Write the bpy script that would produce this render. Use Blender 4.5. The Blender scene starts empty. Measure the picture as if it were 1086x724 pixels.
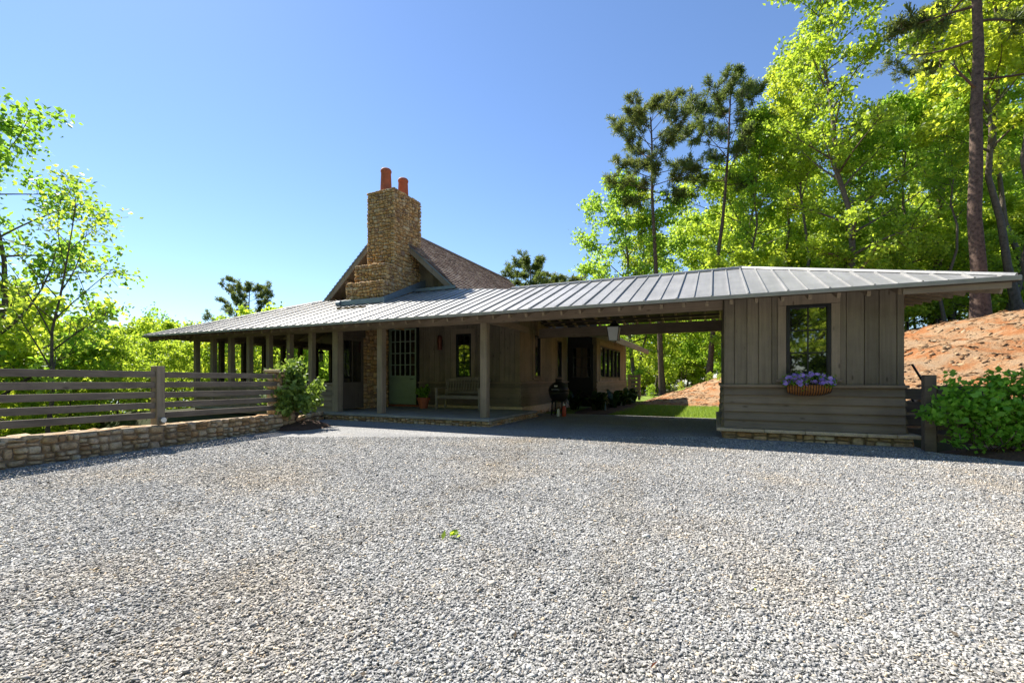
import bpy, math, random
import numpy as np
from mathutils import Vector, Matrix
R = math.radians
scene = bpy.context.scene
col = scene.collection

# ---------------------------------------------------------------- camera, sky, sun, exposure
EYE = 1.11
CA, SA = 0.9113, 0.4117            # the camera looks 24.3 degrees to the left of the house's depth axis (+Y)
cam = bpy.data.objects.new('camera', bpy.data.cameras.new('camera'))
col.objects.link(cam)
cam.location = (0, 0, EYE)
cam.rotation_euler = (R(90), 0, R(24.31))
cam.data.lens = 15.78
cam.data.sensor_width = 36
cam.data.shift_y = 0.0359
cam.data.clip_start = 0.05
cam.data.clip_end = 3000
scene.camera = cam

SUN_AZ = (-0.779, 0.29)            # horizontal direction towards the sun
SUN_EL = 50
w = bpy.data.worlds.new('World'); scene.world = w; w.use_nodes = True
nt = w.node_tree; nt.nodes.clear()
sky = nt.nodes.new('ShaderNodeTexSky'); sky.sky_type = 'NISHITA'; sky.sun_disc = False
sky.sun_elevation = R(SUN_EL); sky.sun_rotation = math.atan2(SUN_AZ[0], SUN_AZ[1])
sky.air_density = 1.0; sky.dust_density = 0.1; sky.ozone_density = 1.7
bg = nt.nodes.new('ShaderNodeBackground'); bg.inputs[1].default_value = 0.072
wo = nt.nodes.new('ShaderNodeOutputWorld')
tint = nt.nodes.new('ShaderNodeMix'); tint.data_type = 'RGBA'; tint.blend_type = 'MULTIPLY'; tint.inputs[0].default_value = 1
tint.inputs[7].default_value = (0.86, 0.965, 1.12, 1)
nt.links.new(sky.outputs[0], tint.inputs[6]); nt.links.new(tint.outputs[2], bg.inputs[0]); nt.links.new(bg.outputs[0], wo.inputs[0])
sl = bpy.data.lights.new('sun', 'SUN'); sl.energy = 4.6; sl.angle = R(0.53); sl.color = (1, 0.95, 0.86)
so = bpy.data.objects.new('sun', sl); col.objects.link(so)
hl = math.hypot(*SUN_AZ)
tosun = Vector((SUN_AZ[0] / hl * math.cos(R(SUN_EL)), SUN_AZ[1] / hl * math.cos(R(SUN_EL)), math.sin(R(SUN_EL))))
so.rotation_euler = tosun.to_track_quat('Z', 'Y').to_euler(); so.location = (-10, 5, 30)
scene.view_settings.view_transform = 'Standard'
scene.view_settings.look = 'None'
scene.view_settings.gamma = 1
scene.view_settings.use_curve_mapping = False
scene.view_settings.exposure = 1.3
scene.cycles.max_bounces = 10
scene.cycles.transparent_max_bounces = 8
scene.cycles.use_denoising = True

# ---------------------------------------------------------------- helpers
def at(px, yc):
    """ground point seen at photo column px at depth yc in front of the camera"""
    xc = (px - 543) / 476 * yc
    return CA * xc - SA * yc, SA * xc + CA * yc

def tag(o, label=None, cat=None, group=None, kind=None):
    if label: o['label'] = label
    if cat: o['category'] = cat
    if group: o['group'] = group
    if kind: o['kind'] = kind
    return o

def empty(name, loc, label, cat, group=None, rz=0):
    o = bpy.data.objects.new(name, None); col.objects.link(o)
    o.location = loc; o.rotation_euler = (0, 0, rz); o.empty_display_size = 0.2
    return tag(o, label, cat, group)

def copy_tree(o, parent=None):
    c = o.copy(); col.objects.link(c); c.parent = parent
    for ch in list(o.children): copy_tree(ch, c)
    return c

class MB:
    """collects boxes, bars, tubes ... and links them as one mesh object"""
    def __init__(s): s.v = []; s.f = []
    def add(s, vs, fs):
        n = len(s.v); s.v += [tuple(v) for v in vs]; s.f += [tuple(i + n for i in f) for f in fs]
    def hexa(s, p):   # 8 corners: bottom 0-3 ccw, top 4-7
        s.add(p, [(3, 2, 1, 0), (4, 5, 6, 7), (0, 1, 5, 4), (1, 2, 6, 5), (2, 3, 7, 6), (3, 0, 4, 7)])
    def box(s, a, b):
        x0, x1 = sorted((a[0], b[0])); y0, y1 = sorted((a[1], b[1])); z0, z1 = sorted((a[2], b[2]))
        s.hexa([(x0, y0, z0), (x1, y0, z0), (x1, y1, z0), (x0, y1, z0), (x0, y0, z1), (x1, y0, z1), (x1, y1, z1), (x0, y1, z1)])
        return s
    def bar(s, p, q, w, h, up=(0, 0, 1)):
        p = Vector(p); q = Vector(q); d = (q - p).normalized(); up = Vector(up)
        sd = d.cross(up).normalized(); u = sd.cross(d)
        a = sd * w / 2; b = u * h / 2
        s.hexa([p - a - b, p + a - b, q + a - b, q - a - b, p - a + b, p + a + b, q + a + b, q - a + b])
        return s
    def tube(s, pts, rs, n=8, cap=True):
        pts = [Vector(p) for p in pts]; rings = []
        if not hasattr(rs, '__len__'): rs = [rs] * len(pts)
        for i, p in enumerate(pts):
            d = (pts[min(i + 1, len(pts) - 1)] - pts[max(i - 1, 0)]).normalized()
            a = d.cross(Vector((0.31, 0.95, 0.05))).normalized(); b = d.cross(a)
            rings.append([p + (a * math.cos(2 * math.pi * k / n) + b * math.sin(2 * math.pi * k / n)) * rs[i] for k in range(n)])
        vs = [v for r in rings for v in r]; fs = []
        for i in range(len(pts) - 1):
            for k in range(n):
                fs.append((i * n + k, i * n + (k + 1) % n, (i + 1) * n + (k + 1) % n, (i + 1) * n + k))
        if cap: fs += [tuple(range(n - 1, -1, -1)), tuple((len(pts) - 1) * n + k for k in range(n))]
        s.add(vs, fs); return s
    def lathe(s, prof, c=(0, 0, 0), n=20):
        vs = []; fs = []
        for r, z in prof:
            for k in range(n):
                t = 2 * math.pi * k / n; vs.append((c[0] + r * math.cos(t), c[1] + r * math.sin(t), c[2] + z))
        for i in range(len(prof) - 1):
            for k in range(n):
                fs.append((i * n + k, i * n + (k + 1) % n, (i + 1) * n + (k + 1) % n, (i + 1) * n + k))
        fs += [tuple(range(n - 1, -1, -1)), tuple((len(prof) - 1) * n + k for k in range(n))]
        s.add(vs, fs); return s
    def slab(s, pts, t):   # polygon extruded downwards by t
        n = len(pts); lo = [(p[0], p[1], p[2] - t) for p in pts]
        s.add(list(pts) + lo, [tuple(range(n)), tuple(range(2 * n - 1, n - 1, -1))] + [(i, i + n, (i + 1) % n + n, (i + 1) % n) for i in range(n)])
        return s
    def build(s, name, mat, parent=None, smooth=False, bevel=0, seg=1):
        me = bpy.data.meshes.new(name); me.from_pydata(s.v, [], s.f); me.update()
        o = bpy.data.objects.new(name, me); col.objects.link(o); me.materials.append(mat)
        if smooth: me.polygons.foreach_set('use_smooth', [True] * len(me.polygons))
        if parent:
            o.parent = parent
        if bevel:
            m = o.modifiers.new('bevel', 'BEVEL'); m.width = bevel; m.segments = seg; m.limit_method = 'ANGLE'
        return o

def np_mesh(name, V, F, mats, smooth=False):
    """V (n,3), F (m,k): a mesh straight from arrays"""
    V = np.ascontiguousarray(V, dtype=np.float32); F = np.ascontiguousarray(F, dtype=np.int32)
    me = bpy.data.meshes.new(name); m, k = F.shape
    me.vertices.add(len(V)); me.vertices.foreach_set('co', V.ravel())
    me.loops.add(m * k); me.loops.foreach_set('vertex_index', F.ravel())
    me.polygons.add(m); me.polygons.foreach_set('loop_start', np.arange(0, m * k, k, dtype=np.int32))
    if smooth: me.polygons.foreach_set('use_smooth', np.ones(m, dtype=bool))
    for mt in (mats if isinstance(mats, (list, tuple)) else [mats]): me.materials.append(mt)
    me.update(calc_edges=True); me.validate()
    return me

def link(name, me, parent=None, loc=None):
    o = bpy.data.objects.new(name, me); col.objects.link(o)
    if parent: o.parent = parent
    if loc is not None: o.location = loc
    return o

def unit(a): return a / np.maximum(np.linalg.norm(a, axis=-1, keepdims=True), 1e-9)

def leaves(rng, C, L, W, up=0.5, fold=0.25):
    """leaf-shaped folded faces (two triangles each folded on the midrib) at centres C"""
    n = len(C)
    N = unit(rng.normal(size=(n, 3)) * [1, 1, 0.6] + [0, 0, up])
    A = unit(np.cross(N, rng.normal(size=(n, 3)))); B = np.cross(N, A)
    s = rng.uniform(0.65, 1.25, (n, 1)); l = L * s / 2; wv = W * s / 2
    p0 = C - A * l; p2 = C + A * l
    p1 = C + B * wv + N * (fold * wv) - A * l * 0.15; p3 = C - B * wv + N * (fold * wv) - A * l * 0.15
    V = np.stack([p0, p1, p2, p3], 1).reshape(-1, 3)
    i = np.arange(n)[:, None] * 4
    F = np.concatenate([i + [0, 2, 1], i + [0, 3, 2]], 1).reshape(-1, 3)
    return V, F

# ---------------------------------------------------------------- materials
def mat(name):
    m = bpy.data.materials.new(name); m.use_nodes = True; t = m.node_tree; t.nodes.clear()
    out = t.nodes.new('ShaderNodeOutputMaterial'); p = t.nodes.new('ShaderNodeBsdfPrincipled')
    t.links.new(p.outputs[0], out.inputs[0]); return m, t, p, out
def nd(t, kind, **kw):
    n = t.nodes.new(kind)
    for k, v in kw.items():
        if k.startswith('i_'): n.inputs[k[2:].replace('_', ' ')].default_value = v
        else: setattr(n, k, v)
    return n
def ramp(t, src, stops):
    r = t.nodes.new('ShaderNodeValToRGB'); e = r.color_ramp.elements
    while len(e) < len(stops): e.new(0.5)
    for q, (pos, c) in zip(e, stops):
        q.position = pos; q.color = (*c, 1) if len(c) == 3 else c
    t.links.new(src, r.inputs[0]); return r.outputs[0]
def mixc(t, fac, a, b, mode='MIX'):
    m = t.nodes.new('ShaderNodeMix'); m.data_type = 'RGBA'; m.blend_type = mode
    for s, v in ((m.inputs[0], fac), (m.inputs[6], a), (m.inputs[7], b)):
        if hasattr(v, 'is_output'): t.links.new(v, s)
        elif isinstance(v, (int, float)): s.default_value = v
        else: s.default_value = (*v, 1)
    return m.outputs[2]
def coords(t, scale=(1, 1, 1), kind='Object'):
    c = t.nodes.new('ShaderNodeTexCoord'); mp = t.nodes.new('ShaderNodeMapping'); mp.inputs['Scale'].default_value = scale
    t.links.new(c.outputs[kind], mp.inputs[0]); return mp.outputs[0]
def noise(t, vec, scale, detail=4, rough=0.55):
    n = nd(t, 'ShaderNodeTexNoise', i_Scale=scale, i_Detail=detail, i_Roughness=rough); t.links.new(vec, n.inputs['Vector']); return n.outputs[0]
def bump(t, p, h, strength, dist=0.01):
    b = nd(t, 'ShaderNodeBump', i_Strength=strength, i_Distance=dist); t.links.new(h, b.inputs['Height']); t.links.new(b.outputs[0], p.inputs['Normal'])
def island(t): return t.nodes.new('ShaderNodeNewGeometry').outputs['Random Per Island']

def wood(name, base, axis='z', var=0.2, rough=0.75, dark=0.35, grain=28):
    """stained or painted timber with grain running along the axis"""
    m, t, p, o = mat(name)
    sc = {'x': (1.2, grain, grain), 'y': (grain, 1.2, grain), 'z': (grain, grain, 1.2)}[axis]
    v = coords(t, sc); g = noise(t, v, 1.0, 6, 0.6)
    b = coords(t); bl = noise(t, b, 2.2, 5, 0.6)
    c = ramp(t, g, [(0.3, tuple(x * (1 - var) for x in base)), (0.5, base), (0.75, tuple(min(1, x * (1 + var * 0.8)) for x in base))])
    isl = island(t)
    tint = ramp(t, isl, [(0, (0.78, 0.77, 0.76)), (0.5, (1, 0.98, 0.96)), (1, (1.18, 1.14, 1.1))])
    c = mixc(t, 1.0, c, tint, 'MULTIPLY')
    st = ramp(t, bl, [(0.35, (1 - dark,) * 3), (0.6, (1, 1, 1))])
    c = mixc(t, 0.55, c, st, 'MULTIPLY')
    # knots
    kv = nd(t, 'ShaderNodeTexVoronoi', i_Scale=1.0); t.links.new(coords(t, tuple(2.2 if a < 2 else 7 for a in sc)), kv.inputs['Vector'])
    k = ramp(t, kv.outputs['Distance'], [(0.05, (0.35, 0.33, 0.3)), (0.13, (1, 1, 1))])
    c = mixc(t, 0.8, c, k, 'MULTIPLY')
    t.links.new(c, p.inputs['Base Color']); p.inputs['Roughness'].default_value = rough
    p.inputs['Specular IOR Level'].default_value = 0.25
    bump(t, p, g, 0.35, 0.004); return m

def plain(name, c, rough=0.6, metal=0, var=0.15, scale=12, bmp=0.15, spec=0.4):
    m, t, p, o = mat(name)
    n = noise(t, coords(t), scale, 5)
    cc = ramp(t, n, [(0.3, tuple(x * (1 - var) for x in c)), (0.7, tuple(min(1, x * (1 + var)) for x in c))])
    t.links.new(cc, p.inputs['Base Color']); p.inputs['Roughness'].default_value = rough; p.inputs['Metallic'].default_value = metal
    p.inputs['Specular IOR Level'].default_value = spec
    if bmp: bump(t, p, n, bmp, 0.005)
    return m

def leafmat(name, dark, light, trans, tf=0.5, rough=0.45, objvar=0.25):
    m, t, p, o = mat(name)
    isl = island(t); oi = t.nodes.new('ShaderNodeObjectInfo').outputs['Random']
    c = ramp(t, isl, [(0.0, dark), (0.75, light), (1.0, tuple(min(1, x * 1.25) for x in light))])
    tint = ramp(t, oi, [(0, (1 - objvar, 1 - objvar * 0.5, 1 - objvar)), (0.5, (1, 1, 1)), (1, (1 + objvar, 1 + objvar * 0.35, 1 - objvar * 0.3))])
    c2 = mixc(t, 1.0, c, tint, 'MULTIPLY')
    tr = nd(t, 'ShaderNodeBsdfTranslucent'); t.links.new(mixc(t, 1.0, mixc(t, 1.0, trans, tint, 'MULTIPLY'), ramp(t, isl, [(0, (0.7, 0.75, 0.7)), (1, (1.1, 1.05, 1))]), 'MULTIPLY'), tr.inputs[0])
    t.links.new(c2, p.inputs['Base Color']); p.inputs['Roughness'].default_value = rough; p.inputs['Specular IOR Level'].default_value = 0.3
    mx = nd(t, 'ShaderNodeMixShader'); mx.inputs[0].default_value = tf
    t.links.new(p.outputs[0], mx.inputs[1]); t.links.new(tr.outputs[0], mx.inputs[2]); t.links.new(mx.outputs[0], o.inputs[0]); return m

def stone(name, cols, dark=0.5):
    m, t, p, o = mat(name)
    isl = island(t); v = coords(t)
    n1 = noise(t, v, 9, 6, 0.65); n2 = noise(t, v, 45, 5, 0.7)
    c = ramp(t, isl, [(i / max(1, len(cols) - 1), cc) for i, cc in enumerate(cols)])
    c = mixc(t, 1.0, c, ramp(t, n1, [(0.32, (dark,) * 3), (0.55, (1, 1, 1)), (0.75, (1.25, 1.2, 1.12))]), 'MULTIPLY')
    c = mixc(t, 0.6, c, ramp(t, n2, [(0.3, (0.55, 0.53, 0.5)), (0.6, (1.05, 1.05, 1.05))]), 'MULTIPLY')
    t.links.new(c, p.inputs['Base Color']); p.inputs['Roughness'].default_value = 0.9; p.inputs['Specular IOR Level'].default_value = 0.2
    a = nd(t, 'ShaderNodeMath', operation='ADD'); t.links.new(n1, a.inputs[0]); t.links.new(n2, a.inputs[1])
    bump(t, p, a.outputs[0], 0.7, 0.02); return m

SID = (0.215, 0.179, 0.133)
M = {}
M['siding_z'] = wood('siding_vertical_boards', SID, 'z')
M['siding_x'] = wood('siding_lap_boards', (0.215, 0.174, 0.129), 'x')
M['siding_y'] = wood('siding_side_boards', (0.225, 0.182, 0.122), 'y')
M['sidewall_z'] = wood('siding_side_vertical', (0.235, 0.188, 0.122), 'z')
M['trim'] = wood('trim_boards', (0.25, 0.203, 0.152), 'z', 0.2)
M['beam'] = wood('beam_timber', (0.24, 0.19, 0.14), 'x', 0.2)
M['rafter'] = wood('rafter_timber', (0.27, 0.21, 0.15), 'y', 0.25)
M['post'] = wood('post_timber', (0.25, 0.205, 0.15), 'z', 0.25)
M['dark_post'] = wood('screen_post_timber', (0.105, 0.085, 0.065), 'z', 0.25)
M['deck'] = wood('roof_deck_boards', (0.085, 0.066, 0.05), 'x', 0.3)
M['fence'] = wood('fence_boards', (0.17, 0.14, 0.11), 'y', 0.3, grain=20)
M['fence_x'] = wood('right_fence_boards', (0.135, 0.108, 0.085), 'x', 0.3, grain=20)
M['bench'] = wood('weathered_bench_timber', (0.235, 0.205, 0.168), 'x', 0.3)
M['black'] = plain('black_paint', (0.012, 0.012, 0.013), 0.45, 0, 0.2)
M['door_green'] = plain('sage_green_paint', (0.34, 0.43, 0.29), 0.55, 0, 0.08, 6)
M['muntin'] = plain('pale_green_paint', (0.42, 0.5, 0.38), 0.5, 0, 0.06)
M['concrete'] = plain('porch_concrete', (0.27, 0.26, 0.235), 0.85, 0, 0.2, 3, 0.3)
M['terracotta'] = plain('terracotta_clay', (0.42, 0.115, 0.055), 0.75, 0, 0.15, 8, 0.2)
M['copper'] = plain('aged_copper', (0.17, 0.055, 0.035), 0.4, 0.5, 0.2, 15, 0)
M['iron'] = plain('dark_iron', (0.03, 0.03, 0.03), 0.5, 0.6, 0.2)
M['steel'] = plain('brushed_steel', (0.5, 0.5, 0.5), 0.35, 0.9, 0.1)
M['red'] = plain('orange_red_enamel', (0.5, 0.06, 0.025), 0.4, 0, 0.1)
M['white'] = plain('white_enamel', (0.7, 0.7, 0.68), 0.4, 0, 0.05)
M['mulch'] = plain('brown_mulch', (0.10, 0.055, 0.035), 0.95, 0, 0.55, 40, 0.9)
M['flash'] = plain('lead_grey_flashing', (0.20, 0.24, 0.27), 0.5, 0.5, 0.12, 6, 0.05)
M['gutter'] = plain('eave_metal_edge', (0.30, 0.285, 0.25), 0.5, 0.3, 0.12, 4, 0.05)
M['liner'] = plain('coconut_fibre_liner', (0.36, 0.15, 0.045), 0.95, 0, 0.4, 60, 0.8)
M['soil'] = plain('dark_soil', (0.035, 0.025, 0.02), 0.95)
M['mortar'] = plain('pale_mortar', (0.27, 0.20, 0.13), 0.95, 0, 0.3, 20, 0.5)
M['lichen_mortar'] = plain('sandy_mortar', (0.30, 0.19, 0.09), 0.95, 0, 0.4, 18, 0.6)
M['cap'] = stone('sandstone_cap', [(0.62, 0.46, 0.30), (0.72, 0.56, 0.38)], 0.85)
M['stone_wall'] = stone('fieldstone', [(0.36, 0.22, 0.11), (0.66, 0.49, 0.31), (0.52, 0.33, 0.16), (0.70, 0.59, 0.44), (0.58, 0.33, 0.15), (0.72, 0.58, 0.39)], 0.55)
M['stone_chim'] = stone('chimney_stone', [(0.46, 0.28, 0.13), (0.72, 0.48, 0.23), (0.60, 0.35, 0.14), (0.76, 0.57, 0.33), (0.40, 0.25, 0.15), (0.70, 0.42, 0.17)], 0.5)
M['bark'] = stone('pine_bark', [(0.13, 0.085, 0.065), (0.2, 0.14, 0.11)], 0.4)
M['bark_grey'] = stone('hardwood_bark', [(0.12, 0.095, 0.07), (0.19, 0.155, 0.12)], 0.55)
M['leaf_spring'] = leafmat('spring_leaves', (0.075, 0.145, 0.018), (0.25, 0.37, 0.05), (0.70, 0.88, 0.09), 0.52)
M['leaf_mid'] = leafmat('summer_leaves', (0.07, 0.15, 0.02), (0.19, 0.32, 0.045), (0.54, 0.78, 0.08), 0.52)
M['leaf_yellow'] = leafmat('yellow_green_leaves', (0.14, 0.20, 0.02), (0.32, 0.41, 0.05), (0.74, 0.88, 0.08), 0.52)
M['leaf_dark'] = leafmat('dark_leaves', (0.012, 0.03, 0.008), (0.03, 0.06, 0.014), (0.06, 0.12, 0.02), 0.25, 0.35)
M['leaf_vine'] = leafmat('vine_leaves', (0.06, 0.19, 0.02), (0.22, 0.46, 0.06), (0.45, 0.8, 0.08), 0.45, 0.35, 0)
M['leaf_bush'] = leafmat('bush_leaves', (0.035, 0.085, 0.012), (0.22, 0.31, 0.07), (0.40, 0.56, 0.08), 0.38, 0.55, 0)
M['needles'] = leafmat('pine_needles', (0.055, 0.085, 0.03), (0.16, 0.195, 0.06), (0.26, 0.32, 0.07), 0.38, 0.5, 0.12)
M['petal'] = leafmat('purple_petals', (0.30, 0.17, 0.70), (0.55, 0.38, 0.9), (0.55, 0.33, 0.85), 0.3, 0.6, 0)
M['grass'] = leafmat('lawn_blades', (0.10, 0.17, 0.02), (0.22, 0.33, 0.045), (0.4, 0.55, 0.06), 0.4, 0.5, 0)
M['chip'] = stone('straw_and_chips', [(0.28, 0.14, 0.06), (0.44, 0.30, 0.17), (0.38, 0.22, 0.11), (0.5, 0.38, 0.24)], 0.7)

def glassmat(name, ior=1.75, c=(0.006, 0.007, 0.007)):
    m, t, p, o = mat(name); p.inputs['Base Color'].default_value = (*c, 1); p.inputs['Roughness'].default_value = 0.02
    p.inputs['IOR'].default_value = ior
    n = noise(t, coords(t), 1.6, 2); bump(t, p, n, 0.06, 0.02); return m
M['glass'] = glassmat('window_glass', 2.4)

def metalroof():
    m, t, p, o = mat('galvanised_roof_sheet'); v = coords(t)
    n = noise(t, v, 1.1, 6, 0.6); n2 = noise(t, v, 30, 4, 0.6); st = noise(t, coords(t, (9, 0.6, 0.6)), 1, 4)
    c = ramp(t, n, [(0.3, (0.30, 0.295, 0.285)), (0.7, (0.42, 0.41, 0.395))])
    c = mixc(t, 0.35, c, ramp(t, n2, [(0.35, (0.72, 0.72, 0.72)), (0.65, (1.05, 1.05, 1.05))]), 'MULTIPLY')
    c = mixc(t, 0.3, c, ramp(t, st, [(0.35, (0.7, 0.7, 0.68)), (0.6, (1.05, 1.05, 1.05))]), 'MULTIPLY')
    t.links.new(c, p.inputs['Base Color']); p.inputs['Metallic'].default_value = 0.4
    t.links.new(ramp(t, n2, [(0.3, (0.40,) * 3), (0.7, (0.56,) * 3)]), p.inputs['Roughness'])
    bump(t, p, n, 0.12, 0.03); return m
M['roof'] = metalroof()

def lanes(t, c):
    # two worn wheel lanes leading to the carport, a little darker and dustier
    o = coords(t); s = nd(t, 'ShaderNodeSeparateXYZ'); t.links.new(o, s.inputs[0]); n = noise(t, o, 0.35, 3)
    def m(op, a, b=None):
        k = nd(t, 'ShaderNodeMath', operation=op)
        for i, v in enumerate((a, b)):
            if v is None: continue
            if hasattr(v, 'is_output'): t.links.new(v, k.inputs[i])
            else: k.inputs[i].default_value = v
        return k.outputs[0]
    x = m('ADD', m('ADD', s.outputs[0], m('MULTIPLY', n, 2.4)), m('MULTIPLY', s.outputs[1], 0.12))
    d = m('ABSOLUTE', m('SUBTRACT', m('ABSOLUTE', m('ADD', x, -0.1)), 0.8))
    f = ramp(t, m('ADD', d, m('MULTIPLY', noise(t, o, 3.0, 4), 0.25)), [(0.12, (0.55,) * 3), (0.45, (0, 0, 0))])
    return mixc(t, f, c, mixc(t, 1.0, c, (0.86, 0.82, 0.76), 'MULTIPLY'))

def gravelmat():
    m, t, p, o = mat('crushed_gravel'); v = coords(t)
    def vor(s):
        n = nd(t, 'ShaderNodeTexVoronoi', i_Scale=s); n.inputs['Randomness'].default_value = 1; t.links.new(v, n.inputs['Vector']); return n
    a = vor(75); b = vor(130)
    sp = nd(t, 'ShaderNodeSeparateColor'); t.links.new(a.outputs['Color'], sp.inputs[0])
    c = ramp(t, sp.outputs[0], [(0, (0.12, 0.117, 0.112)), (0.3, (0.265, 0.26, 0.25)), (0.7, (0.40, 0.39, 0.375)), (1, (0.70, 0.685, 0.65))])
    sp2 = nd(t, 'ShaderNodeSeparateColor'); t.links.new(b.outputs['Color'], sp2.inputs[0])
    c = mixc(t, 0.45, c, ramp(t, sp2.outputs[1], [(0, (0.15, 0.15, 0.155)), (1, (0.65, 0.64, 0.62))]))
    c = mixc(t, 0.75, c, ramp(t, a.outputs['Distance'], [(0.35, (1, 1, 1)), (0.75, (0.35, 0.35, 0.36))]), 'MULTIPLY')
    # worn sandy patches and grey drifts
    s1 = noise(t, coords(t, (0.5, 0.5, 0.5)), 1.0, 5, 0.6)
    tan = mixc(t, 1.0, c, (1.08, 0.95, 0.78), 'MULTIPLY')
    c = mixc(t, ramp(t, s1, [(0.50, (0, 0, 0)), (0.68, (0.7,) * 3)]), c, tan)
    s2 = noise(t, coords(t, (0.35, 0.9, 0.5)), 1.3, 4, 0.55)
    c = mixc(t, 0.8, c, ramp(t, s2, [(0.3, (0.78, 0.79, 0.81)), (0.6, (1.05, 1.05, 1.05))]), 'MULTIPLY')
    c = lanes(t, c)
    t.links.new(c, p.inputs['Base Color']); p.inputs['Roughness'].default_value = 0.9; p.inputs['Specular IOR Level'].default_value = 0.25
    h = nd(t, 'ShaderNodeMath', operation='ADD'); t.links.new(a.outputs['Distance'], h.inputs[0]); t.links.new(sp2.outputs[0], h.inputs[1])
    b_ = nd(t, 'ShaderNodeBump', i_Strength=0.7, i_Distance=0.007, invert=True); t.links.new(h.outputs[0], b_.inputs['Height']); t.links.new(b_.outputs[0], p.inputs['Normal'])
    return m
M['gravel'] = gravelmat()

def pebblemat():
    m, t, p, o = mat('gravel_stones'); isl = island(t)
    c = ramp(t, isl, [(0, (0.11, 0.108, 0.106)), (0.25, (0.235, 0.23, 0.225)), (0.6, (0.36, 0.352, 0.34)), (0.86, (0.53, 0.518, 0.495)), (0.93, (0.5, 0.40, 0.28)), (1, (0.76, 0.745, 0.715))])
    s1 = noise(t, coords(t, (0.5, 0.5, 0.5)), 1.0, 5, 0.6)
    c = mixc(t, ramp(t, s1, [(0.50, (0, 0, 0)), (0.68, (0.7,) * 3)]), c, mixc(t, 1.0, c, (1.08, 0.95, 0.78), 'MULTIPLY'))
    s2 = noise(t, coords(t, (0.35, 0.9, 0.5)), 1.3, 4, 0.55)
    c = mixc(t, 0.8, c, ramp(t, s2, [(0.3, (0.78, 0.79, 0.81)), (0.6, (1.05, 1.05, 1.05))]), 'MULTIPLY')
    c = lanes(t, c)
    t.links.new(c, p.inputs['Base Color']); p.inputs['Roughness'].default_value = 0.8; p.inputs['Specular IOR Level'].default_value = 0.3
    return m
M['pebble'] = pebblemat()

def groundmat(name, stops, scale=3, fine=35, b=0.6, tone=0.5):
    m, t, p, o = mat(name); v = coords(t)
    n = noise(t, v, scale * 0.25, 6, 0.65); f = noise(t, v, fine, 5, 0.7)
    c = ramp(t, n, stops); c = mixc(t, tone, c, ramp(t, f, [(0.3, (0.45,) * 3), (0.6, (1.1, 1.1, 1.1))]), 'MULTIPLY')
    t.links.new(c, p.inputs['Base Color']); p.inputs['Roughness'].default_value = 0.95; p.inputs['Specular IOR Level'].default_value = 0.15
    a = nd(t, 'ShaderNodeMath', operation='ADD'); t.links.new(n, a.inputs[0]); t.links.new(f, a.inputs[1])
    bump(t, p, a.outputs[0], b, 0.05); return m
M['clay'] = groundmat('red_clay', [(0.25, (0.30, 0.105, 0.035)), (0.42, (0.38, 0.165, 0.065)), (0.51, (0.39, 0.235, 0.125)), (0.72, (0.42, 0.31, 0.20))], 5, 22, 1.0, 0.6)
M['forest'] = groundmat('forest_floor', [(0.3, (0.035, 0.028, 0.015)), (0.5, (0.05, 0.055, 0.02)), (0.7, (0.05, 0.075, 0.02))])
M['lawn'] = groundmat('lawn_turf', [(0.3, (0.12, 0.18, 0.03)), (0.7, (0.23, 0.30, 0.05))], 3, 60, 0.4, 0.4)
def watermat():
    m, t, p, o = mat('lake_water'); p.inputs['Base Color'].default_value = (0.03, 0.05, 0.06, 1); p.inputs['Roughness'].default_value = 0.06
    bump(t, p, noise(t, coords(t), 0.8, 4), 0.25, 0.2); return m
M['water'] = watermat()
def shinglemat():
    m, t, p, o = mat('cedar_shingles'); isl = island(t)
    c = ramp(t, isl, [(0, (0.13, 0.075, 0.05)), (0.5, (0.23, 0.15, 0.11)), (0.8, (0.30, 0.215, 0.165)), (1, (0.36, 0.28, 0.22))])
    c = mixc(t, 0.6, c, ramp(t, noise(t, coords(t, (2, 30, 2)), 1, 4), [(0.3, (0.6,) * 3), (0.7, (1.1,) * 3)]), 'MULTIPLY')
    t.links.new(c, p.inputs['Base Color']); p.inputs['Roughness'].default_value = 0.85; return m
M['shingle'] = shinglemat()
def frostmat():
    m, t, p, o = mat('seeded_lantern_glass'); p.inputs['Base Color'].default_value = (0.75, 0.76, 0.76, 1); p.inputs['Roughness'].default_value = 0.25
    p.inputs['Transmission Weight'].default_value = 0.35
    n = noise(t, coords(t), 60, 3); bump(t, p, n, 0.6, 0.01); return m
M['frost'] = frostmat()

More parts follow.
